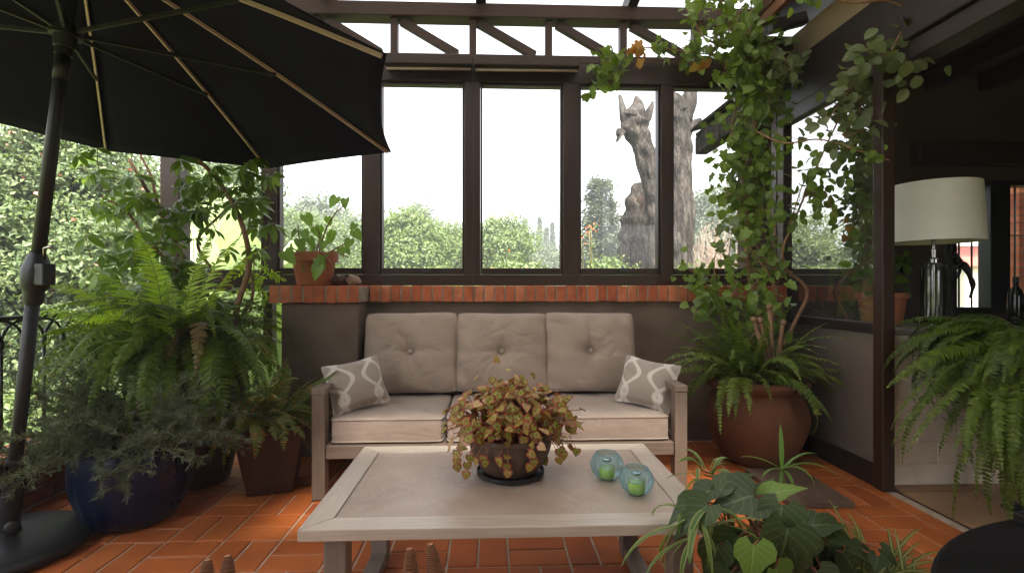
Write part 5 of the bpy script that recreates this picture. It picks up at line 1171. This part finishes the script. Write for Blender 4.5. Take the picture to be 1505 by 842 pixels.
# spiderette on a tall stalk
c = at(1146, 705, 1.68); 
t = thing('plantlet', 'single green spider plantlet on a thin pale stalk above the slab', 'plant', (1.06, 1.60, .2))
g, gs = Geo(), Geo(); b = V3(1.05, 1.60, .2); p = at(1149, 690, 1.68); gs.tube(spline([b, (b + p) / 2 + V3(-.015, 0, .0), p], 6), .0026, 6)
for az, el, L, dr, w in ((1.2, 1.5, .15, .35, .0075), (2.9, .55, .14, .8, .006), (3.5, .3, .10, 1.2, .006), (.1, .75, .15, 1.1, .006), (-.4, .55, .19, 1.7, .006), (-.9, .6, .13, 2.4, .0065), (-1.6, .1, .10, 1.9, .006), (-2.2, -.6, .08, 1, .006), (.5, .4, .12, 1.6, .005)): blade(g, p, az, el, L, dr, w)
g.build('blades', M['sprout'], t); gs.build('stalk', M['stem'], t)

q = V3(*at(1224, 747, 2.5)); q = V3(q[0] * EYE / (EYE - q[2]) if abs(EYE - q[2]) > .01 else q[0], 2.5 * EYE / (EYE - q[2]), .012)
g = Geo(); g.leaves(T_IVY, [q], V3(.8, .5, .12)[None], V3(0, -.2, 1)[None], [.045], [.04]); tag(g.build('fallen_leaf', M['ivyyoung'], loc=q), 'tiny green leaf fallen on the tiles before the stone slab', 'leaf')
# ================================================================== THE GARDEN OUTSIDE
def crown_leaves(g, c, rad, ncl, nlf, ls, tpl=T_RHOMB, cr=.3, m=0, low=-.6, shell=.55, lump=.25, out=.85):
    d = unit(rnd(ncl)); d[:, 2] = np.where(d[:, 2] < low, -d[:, 2], d[:, 2]); r = rng.uniform(shell, 1, ncl) ** .7 * (1 + lump * rng.normal(size=ncl) * .5)
    C = np.asarray(c) + d * r[:, None] * np.asarray(rad); R_ = cr * rng.uniform(.6, 1.3, ncl)
    i = np.repeat(np.arange(ncl), nlf); n = len(i); e = unit(rnd(n)) * (rng.random(n) ** .45)[:, None] * np.array([1, 1, .7]); X = C[i] + e * R_[i][:, None]
    N = unit(e) * out + d[i] * .35 + V3(0, 0, .45) + rnd(n, .35); D = e * .6 + rnd(n, .6) + V3(0, 0, -.25); s = ls * rng.uniform(.65, 1.3, n)
    g.leaves(tpl, X, D, N, s, s, m); return C
def tree(name, label, px, pt, Y, wpx, mat, ncl=150, nlf=110, ls=.13, zb=None, group=None, cat='tree', base=GZ, flowers=None, tpl=T_RHOMB, shell=.45, zoff=0, cr=None, deep=1.0, crown_name='crown'):
    top = at(px, pt, Y); hw = wpx / 2 * Y / FPX; zlow = base + .3 if zb is None else zb; H_ = (top[2] - zlow) / 2; c = V3(top[0], Y, top[2] - H_)
    t = thing(name, label, cat, (top[0], Y, base), group); g = Geo()
    C = crown_leaves(g, c, (hw * .9, hw * .9 * deep, H_ * .92), ncl, nlf, ls, tpl, cr if cr else .22 * (hw + H_) / 1.6, shell=shell)
    g.build(crown_name, M[mat], t, smooth=False)
    g = Geo(); P = spline([V3(top[0], Y, base - .1), V3(top[0] + .1, Y, (base + c[2]) / 2), c + V3(0, 0, H_ * .3)]); g.tube(P, np.linspace(.16, .05, len(P)) * max(.5, hw / 2), 8)
    for k in rng.choice(len(C), min(12, len(C)), replace=False): b = P[rng.integers(len(P) // 3, len(P))]; g.tube(spline([b, (b + C[k]) / 2 + V3(0, 0, .1), C[k]], 4), np.linspace(.05, .012, 9) * max(.5, hw / 2), 6, cap=False)
    g.build('trunk', M['trunk'], t)
    if flowers:
        mt, n, s = flowers; g = Geo(); i = rng.integers(0, len(C), n); X = C[i] + unit(rnd(n)) * (cr if cr else .22 * (hw + H_) / 1.6) * rng.uniform(.7, 1.1, (n, 1))
        for q in range(2): g.leaves(T_RHOMB, X + rnd(n, s * .2), rnd(n), rnd(n) + V3(.3, -.8, .5), rng.uniform(.7, 1.2, n) * s, rng.uniform(1, 1.6, n) * s)
        g.build('blossoms', M[mt], t, smooth=False)
    return t
G_ = 'flowering shrub trees beside the terrace'
tree('flowering_shrub', 'tall red-flecked flowering shrub right behind the umbrella pole', 70, 150, 6.6, 330, 'hedge', 340, 210, .066, zb=-1.5, group=G_, flowers=('flower', 260, .05), cr=.34, cat='shrub')
tree('flowering_shrub', 'flowering shrub outside the railing, cut off by the picture edge', -150, 120, 6.0, 330, 'hedge', 280, 190, .066, zb=-1.5, group=G_, flowers=('flower', 200, .05), cr=.34, cat='shrub')
tree('flowering_shrub', 'tall olive flowering shrub showing between the umbrella pole and corner shrub', 205, 215, 8.6, 230, 'hedge2', 270, 180, .08, zb=-1.5, group=G_, flowers=('flower', 160, .05), cr=.36, cat='shrub')
tree('flowering_shrub', 'low yellow-green shrub under the railing beside the rosemary', 60, 590, 5.4, 260, 'acacia', 110, 110, .09, zb=-1.55, group=G_, flowers=('flower', 60, .05), cr=.25, cat='shrub')
tree('leafy_tree', 'tall pale tree seen between the corner post and the first window', 330, 215, 13, 190, 'hedge2', 240, 110, .13, zb=-1.3, cr=.5)
# big pale leaves of a banana plant outside the gap
bx = at(352, 470, 4.9)
t = thing('banana_plant', 'banana plant with big pale leaves outside the corner opening', 'plant', (bx[0], bx[1], GZ))
T_BAN = leaf_tpl([(0, 0, .03), (.12, .11, .14), (.35, .34, .19), (.65, .64, .18), (.88, .87, .1), (1, 1, .01)], C5, .22, -.3)
g, gs = Geo(), Geo()
for px, py, Y, dx, dz, s, nx in ((345, 560, 4.6, .15, 1, 1.25, -.3), (385, 570, 4.7, .2, 1, 1.15, .2), (320, 470, 5.0, -.35, 1, 1.1, .5), (400, 480, 5.1, -.3, .8, 1.0, -.2), (360, 520, 4.9, -.9, .6, .9, .3), (410, 545, 4.5, -.5, .7, .7, .2), (335, 600, 4.6, .6, .7, .95, -.4), (300, 420, 5.4, .2, 1, 1.1, .1), (440, 480, 5.4, -.1, .9, .9, .1), (395, 620, 4.5, -.25, .9, .8, .4)):
    p = at(px, py, Y); g.leaves(T_BAN, [p], V3(dx, -.1, dz)[None], V3(nx, -1, .35)[None], [s], [s * 1.25]); q = V3(bx[0], bx[1], GZ + .1); gs.tube(spline([q, (p + q) / 2 + V3(0, .1, .2), p], 6), np.linspace(.045, .018, 13), 8)
g.build('leaves', M['banana'], t); gs.build('stalk', M['stem'], t)

# trees across the garden behind the windows
G2 = 'feathery trees behind the windows'
for px, pt, Y, w, mat, lab in ((445, 316, 17, 150, 'acacia', 'light green feathery tree behind the pothos pot'), (598, 303, 15.5, 150, 'acacia', 'broad light green feathery tree filling the second window'), (735, 316, 17, 110, 'acacia', 'light green feathery tree in the third window with the cypress skyline'), (662, 322, 18, 110, 'acacia', 'feathery tree behind the post between second and third windows'), (512, 310, 20, 90, 'hedge2', 'olive tree by the post between first and second windows')):
    tree('feathery_tree', lab, px, pt, Y, w, mat, 260, 190, .10, zb=-1.2, group=G2, cr=.46, shell=.35, tpl=T_DIAM)
tree('leafy_tree', 'grey-green tall tree rising behind the pothos and the first window', 470, 288, 27, 110, 'grey_leaf', 160, 100, .2, zb=-1.2, cr=.8)
tree('leafy_tree', 'small grey tree peeping above the tree line in the second window', 610, 293, 34, 60, 'grey_leaf', 90, 90, .2, zb=-1.2, cr=.8)
tree('leafy_tree', 'hazy low tree left of the cypresses behind the third window', 795, 362, 30, 150, 'grey_leaf', 130, 120, .17, zb=-1.4, cr=.8)
tree('leafy_tree', 'distant grey-green tree beyond the dead trunk beside the eave', 1052, 276, 24, 100, 'grey_leaf', 190, 100, .17, zb=-1.2, cr=.65)
tree('leafy_tree', 'distant green tree low behind the pale hollow stump', 930, 345, 30, 130, 'grey_leaf', 120, 90, .2, zb=-1.2, cr=.7)
# cypresses
for px, pt, w in ((772, 327, 12), (793, 324, 15), (812, 332, 13), (828, 326, 14), (803, 340, 14)):
    Y = 46; top = at(px, pt, Y); hw = w / 2 * Y / FPX; t = thing('cypress', {772: 'slim cypress farthest from the dead tree', 793: 'tallest slim cypress of the distant row', 812: 'slim cypress just right of the tallest cypress', 828: 'slim cypress touching the post of the third window', 803: 'shortest cypress squeezed beside the tallest one'}[px], 'tree', (top[0], Y, GZ), 'slim cypresses on the skyline')
    g = Geo(); n = 2600; s = rng.random(n) ** .8; z = GZ + s * (top[2] - GZ); r = hw * np.clip((1 - s) * 1.6, 0, 1) ** .8 * rng.uniform(.5, 1.05, n); a = rng.uniform(0, 2 * PI, n)
    X = np.stack([top[0] + r * np.cos(a), Y + r * np.sin(a), z], 1); g.leaves(T_RHOMB, X, rnd(n, .3) + V3(0, 0, 1), np.stack([np.cos(a), np.sin(a), 0 * a + .3], 1) + rnd(n, .3), rng.uniform(.25, .5, n)); g.build('crown', M['conifer'], t, smooth=False)
    g = Geo(); g.tube([(top[0], Y, GZ - .1), (top[0], Y, top[2] - .5)], [.2, .03], 6); g.build('trunk', M['trunk'], t)
# grey conifer beside the dead tree
top = at(884, 262, 19); t = thing('conifer', 'grey-green layered conifer left of the dead tree', 'tree', (top[0], 19, GZ)); g = Geo(); gs = Geo(); gs.tube([(top[0], 19, GZ - .1), (top[0], 19, top[2] - .1)], [.2, .02], 8)
for k in range(420):
    s = rng.random() ** .8; z = GZ + .6 + (top[2] - GZ - .6) * (1 - s); L = (.25 + 1.0 * s ** .5) * rng.uniform(.6, 1.1); a = rng.uniform(0, 2 * PI); b = V3(top[0], 19, z); d = V3(math.cos(a), math.sin(a), rng.uniform(-.15, .3)); e_ = b + d * L; n = 75; f = rng.uniform(.25, 1, n)[:, None]
    X = b + d * L * f + rnd(n, .1); g.leaves(T_RHOMB, X, d + rnd(n, .6), rnd(n, .5) + V3(0, 0, 1), rng.uniform(.07, .15, n)); gs.tube([b, e_], [.025, .008], 4, cap=False) if k % 3 == 0 else None
g.build('crown', M['conifer'], t, smooth=False); gs.build('trunk', M['trunk'], t)
# low shrubs right under the windows
G3 = 'low shrubs under the windows'
for px, pt, Y, w, mat, fl, lab in ((755, 372, 8, 130, 'hedge', ('oflower', 110, .05), 'low shrub with orange blossoms under the third window'), (890, 378, 7.5, 90, 'acacia', ('oflower', 8, .04), 'low light shrub under the conifer and dead stump'), (640, 384, 8, 120, 'acacia', None, 'low light shrub at the foot of the second window'), (1020, 386, 7.5, 110, 'acacia', None, 'low shrub beneath the dry pinkish bush'), (480, 384, 8, 120, 'hedge', None, 'low dark shrub at the foot of the first window')):
    tree('low_shrub', lab, px, pt, Y, w, mat, 110, 60, .07, zb=-.5, group=G3, flowers=fl, cr=.28, cat='shrub')
g0 = thing('orange_flower_sprig', 'sparse sprig of orange flowers before the grey conifer', 'flower', (at(866, 350, 6)[0], 6, GZ)); g, gs, gf = Geo(), Geo(), Geo()
for k in range(4):
    e_ = at(866 + rng.normal() * 9, 342 + rng.normal() * 14, 6); b = V3(g0.location[0], 6, GZ); P = spline([b, (b + e_) / 2 + V3(.05, 0, 0), e_]); gs.tube(P, .006, 5); n = 22; i = rng.integers(len(P) // 2, len(P), n); g.leaves(T_RHOMB, P[i] + rnd(n, .04), rnd(n), rnd(n, .5) + V3(0, -.5, 1), rng.uniform(.04, .07, n)); n = 7; gf.leaves(T_RHOMB, e_ + rnd(n, .045), rnd(n), rnd(n, .5) + V3(0, -1, .5), rng.uniform(.02, .035, n), .04)
g.build('leaves', M['hedge'], g0, smooth=False); gs.build('stem', M['stem'], g0); gf.build('blossoms', M['oflower'], g0, smooth=False)
# dry bush
c = at(1046, 372, 11); t = thing('dry_bush', 'leafless pinkish dry bush beyond the end window', 'bush', (c[0], 11, GZ)); g = Geo(); b = V3(c[0], 11, GZ)
for k in range(520):
    a = rng.uniform(0, 2 * PI); r = rng.uniform(.1, 1.05); e_ = b + V3(r * math.cos(a), r * math.sin(a), (at(1046, 326, 11)[2] - GZ) * (1 - .45 * r ** 2) * rng.uniform(.72, 1)); m = (b + e_) / 2 + rnd(1, .14)[0]; P = spline([b + (m - b) * .5, m, e_], 4); g.tube(P, np.linspace(.012, .004, len(P)), 4, cap=False)
    for q in range(3): s = P[rng.integers(3, len(P))]; g.tube([s, s + rnd(1, .12)[0] + V3(0, 0, .1)], [.006, .003], 3, cap=False)
g.tube([b - V3(0, 0, .1), b + V3(0, 0, .8)], [.12, .08], 8); g.build('twigs', M['twig'], t)
# dead tree + hollow stump
def bark_tube(g, pts, radii, n=44, k=26, amp=.1, seed=0):
    r = np.random.default_rng(seed); P = spline(pts, k); R_ = np.interp(np.linspace(0, 1, len(P)), np.linspace(0, 1, len(radii)), radii)
    v0 = Geo().tube(P, R_, n); V = v0.V[0]; m = len(P); th = np.tile(np.arange(n) * 2 * PI / n, m); L = np.repeat(np.arange(m) / k, n); d = np.zeros(n * m)
    for q in range(7): f = r.integers(2, 13); d += np.sin(f * th + r.uniform(0, 6) + 1.7 * np.sin(L * r.uniform(1, 4) + q)) / (f ** .6)
    for q in range(5): d += .5 * np.sin(r.uniform(3, 11) * L + r.integers(1, 5) * th + r.uniform(0, 6))
    C = np.repeat(P, n, 0); V[:n * m] = C + (V[:n * m] - C) * (1 + amp * .55 * d)[:, None]; g.add(V, v0.Q[0], v0.T[0], v0.U[0])
t = thing('dead_tree', 'massive forked dead tree with gnarled bark outside the end windows', 'tree', (at(985, 400, 9)[0], 9, GZ)); A = lambda x, y: at(x, y, 9)
g = Geo(); bark_tube(g, [V3(at(1000, 400, 9)[0], 9, GZ - .1), A(999, 420), A(1000, 330), A(1001, 250), A(997, 190), A(998, 150)], [.3, .25, .215, .24, .185, .2, .2, .09], amp=.13, seed=1); g.build('trunk', M['deadbark'], t)
g = Geo(); bark_tube(g, [A(975, 470), A(970, 340), A(962, 280), A(948, 225), A(935, 190), A(930, 165)], [.24, .2, .19, .18, .18, .25, .12], amp=.15, seed=2); g.build('leaning_limb', M['deadbark'], t)
for pts, r in ((((925, 195), (917, 168), (911, 140)), (.12, .08, .03)), (((940, 190), (952, 170), (960, 150)), (.11, .08, .03)), (((930, 175), (937, 156), (935, 142)), (.2, .12, .03)), (((1003, 175), (1014, 142), (1021, 105)), (.16, .13, .09)), (((1005, 200), (1018, 184), (1030, 178)), (.12, .07, .06)), (((1000, 165), (990, 145), (986, 138)), (.18, .12, .07)), (((915, 200), (910, 196), (906, 196)), (.15, .1, .05))):
    g = Geo(); bark_tube(g, [A(*p) for p in pts], r, 20, 10, .12, len(pts)); g.build('stub', M['deadbark'], t)
t = thing('hollow_stump', 'pale hollow broken stump left of the dead tree', 'stump', (at(938, 400, 10)[0], 10, GZ)); g = Geo(); A = lambda x, y: at(x, y, 10)
bark_tube(g, [V3(at(940, 400, 10)[0], 10, GZ - .1), A(940, 400), A(938, 340), A(935, 300), A(942, 270)], [.42, .37, .34, .28, .2, .1], amp=.2, seed=5); g.build('trunk', M['deadbark'], t)
g = Geo(); g.ball(A(938, 305) + V3(-.02, -.22, .05), .09, 14, sc=(1, .5, 1.5)); g.build('hollow', M['soil'], t)
# houses and brick column beyond the dim room's window
def house(name, label, x, y, w, d, z0, z1, mat, nw, roof, cat='house'):
    t = thing(name, label, cat, (x, y, z0)); g = Geo(); g.box2((x - w / 2, y - d / 2, z0), (x + w / 2, y + d / 2, z1)); g.build('wall', M[mat], t, smooth=False)
    g = Geo(); g.box2((x - w / 2 - .3, y - d / 2 - .3, z1 + .002), (x + w / 2 + .3, y + d / 2 + .3, z1 + .22)); g.build('roof', M[roof], t, smooth=False)
    for k in range(nw):
        wx = x - w / 2 + (k + .5) * w / nw; g = Geo(); zc = (z0 + z1) / 2 + .3; hx = .5
        for a in ((wx - hx, wx - hx + .08, zc - .6, zc + .6), (wx + hx - .08, wx + hx, zc - .6, zc + .6), (wx - hx + .081, wx + hx - .081, zc - .6, zc - .52), (wx - hx + .081, wx + hx - .081, zc + .52, zc + .6)): g.box2((a[0], y - d / 2 - .05, a[2]), (a[1], y - d / 2 - .003, a[3]))
        f = g.build('window', M['cream'], t, smooth=False); g = Geo(); g.box2((wx - hx + .08, y - d / 2 - .02, zc - .52), (wx + hx - .08, y - d / 2 - .004, zc + .52)); o = g.build('pane', M['wpane'], smooth=False); o.parent = f
    return t
p = at(1440, 400, 24); house('town_house', 'red walled house seen through the dim room window', p[0], 24, 9, 4, GZ - 1, at(1440, 362, 22)[2], 'redwall', 5, 'cream')
p = at(1420, 400, 17); house('town_house', 'low cream house seen through the dim room window', p[0] + 1, 17, 5, 3, GZ - 1, at(1440, 392, 15.5)[2], 'cream', 4, 'redwall')
tree('leafy_tree', 'pale tree above the red house in the room window', 1425, 312, 34, 60, 'acacia', 120, 80, .25, zb=-1, cr=1.2)
c = at(1496, 400, 5.2); t = thing('brick_column', 'orange brick column outside the dim room window', 'column', (c[0], c[1], GZ)); g = Geo()
for r in range(70):
    z = GZ + r * .075
    for a, b in ((-.2, -.005), (.005, .2)) if r % 2 else ((-.2, -.1), (-.09, .09), (.1, .2)): g.box2((c[0] + a, c[1] - .2, z), (c[0] + b, c[1] + .2, z + .064))
g.box2((c[0] - .19, c[1] - .19, GZ), (c[0] + .19, c[1] + .19, GZ + 70 * .075), m=1); g.build('brickwork', [M['brick'], M['mortar']], t, smooth=False)
# ================================================================== CAMERA, LIGHT
cam = bpy.data.cameras.new('camera'); co = bpy.data.objects.new('camera', cam); COL.objects.link(co)
cam.sensor_width = 36; cam.lens = FPX / 1505 * 36; cam.clip_start = .05; cam.clip_end = 2000
co.location = (0, 0, EYE); co.rotation_euler = (PI / 2, 0, -YAW); scene.camera = co
SUN_EL, SUN_AZ = math.radians(56), math.radians(168)      # azimuth from +Y towards +X
w = bpy.data.worlds.new('World'); scene.world = w; w.use_nodes = True; nt = w.node_tree; nt.nodes.clear()
sky = nt.nodes.new('ShaderNodeTexSky'); sky.sky_type = 'NISHITA'; sky.sun_disc = False; sky.sun_elevation = SUN_EL; sky.sun_rotation = SUN_AZ; sky.dust_density = 4; sky.air_density = 1.0; sky.ozone_density = 1
bg = nt.nodes.new('ShaderNodeBackground'); bg.inputs[1].default_value = .15; wo = nt.nodes.new('ShaderNodeOutputWorld'); hs = nt.nodes.new('ShaderNodeHueSaturation'); hs.inputs['Saturation'].default_value = .2; nt.links.new(sky.outputs[0], hs.inputs['Color']); nt.links.new(hs.outputs[0], bg.inputs[0]); nt.links.new(bg.outputs[0], wo.inputs[0])
sl = bpy.data.lights.new('sun', 'SUN'); sl.energy = 3.6; sl.angle = math.radians(8); sl.color = (1, .95, .86); so = bpy.data.objects.new('sun', sl); COL.objects.link(so)
dv = V3(math.sin(SUN_AZ) * math.cos(SUN_EL), math.cos(SUN_AZ) * math.cos(SUN_EL), math.sin(SUN_EL))
from mathutils import Vector
so.rotation_euler = Vector(dv).to_track_quat('Z', 'Y').to_euler(); so.location = (0, 0, 30)
scene.view_settings.view_transform = 'Standard'; scene.view_settings.look = 'None'; scene.view_settings.exposure = 2.4; scene.view_settings.gamma = 1; scene.view_settings.use_curve_mapping = False
cy = scene.cycles; cy.use_denoising = True; cy.denoiser = 'OPENIMAGEDENOISE'; cy.max_bounces = 8; cy.diffuse_bounces = 5; cy.glossy_bounces = 4; cy.transmission_bounces = 4; cy.transparent_max_bounces = 16; cy.caustics_reflective = False; cy.caustics_refractive = False; cy.sample_clamp_indirect = 8; cy.use_adaptive_sampling = False

hz = Geo(); hz.box2((-120, -3.5, GZ - 2.0), (120, 110, 9.5)); t = NT('thin_haze'); pv = t.n('ShaderNodeVolumePrincipled'); pv.inputs['Density'].default_value = .0055; pv.inputs['Color'].default_value = (.95, .96, .97, 1); pv.inputs['Anisotropy'].default_value = .3; t.l(pv.outputs[0], t.out.inputs['Volume'])
tag(hz.build('haze', t.m, smooth=False), 'thin pale haze in the garden air', 'haze', kind='stuff')
cy.volume_bounces = 0
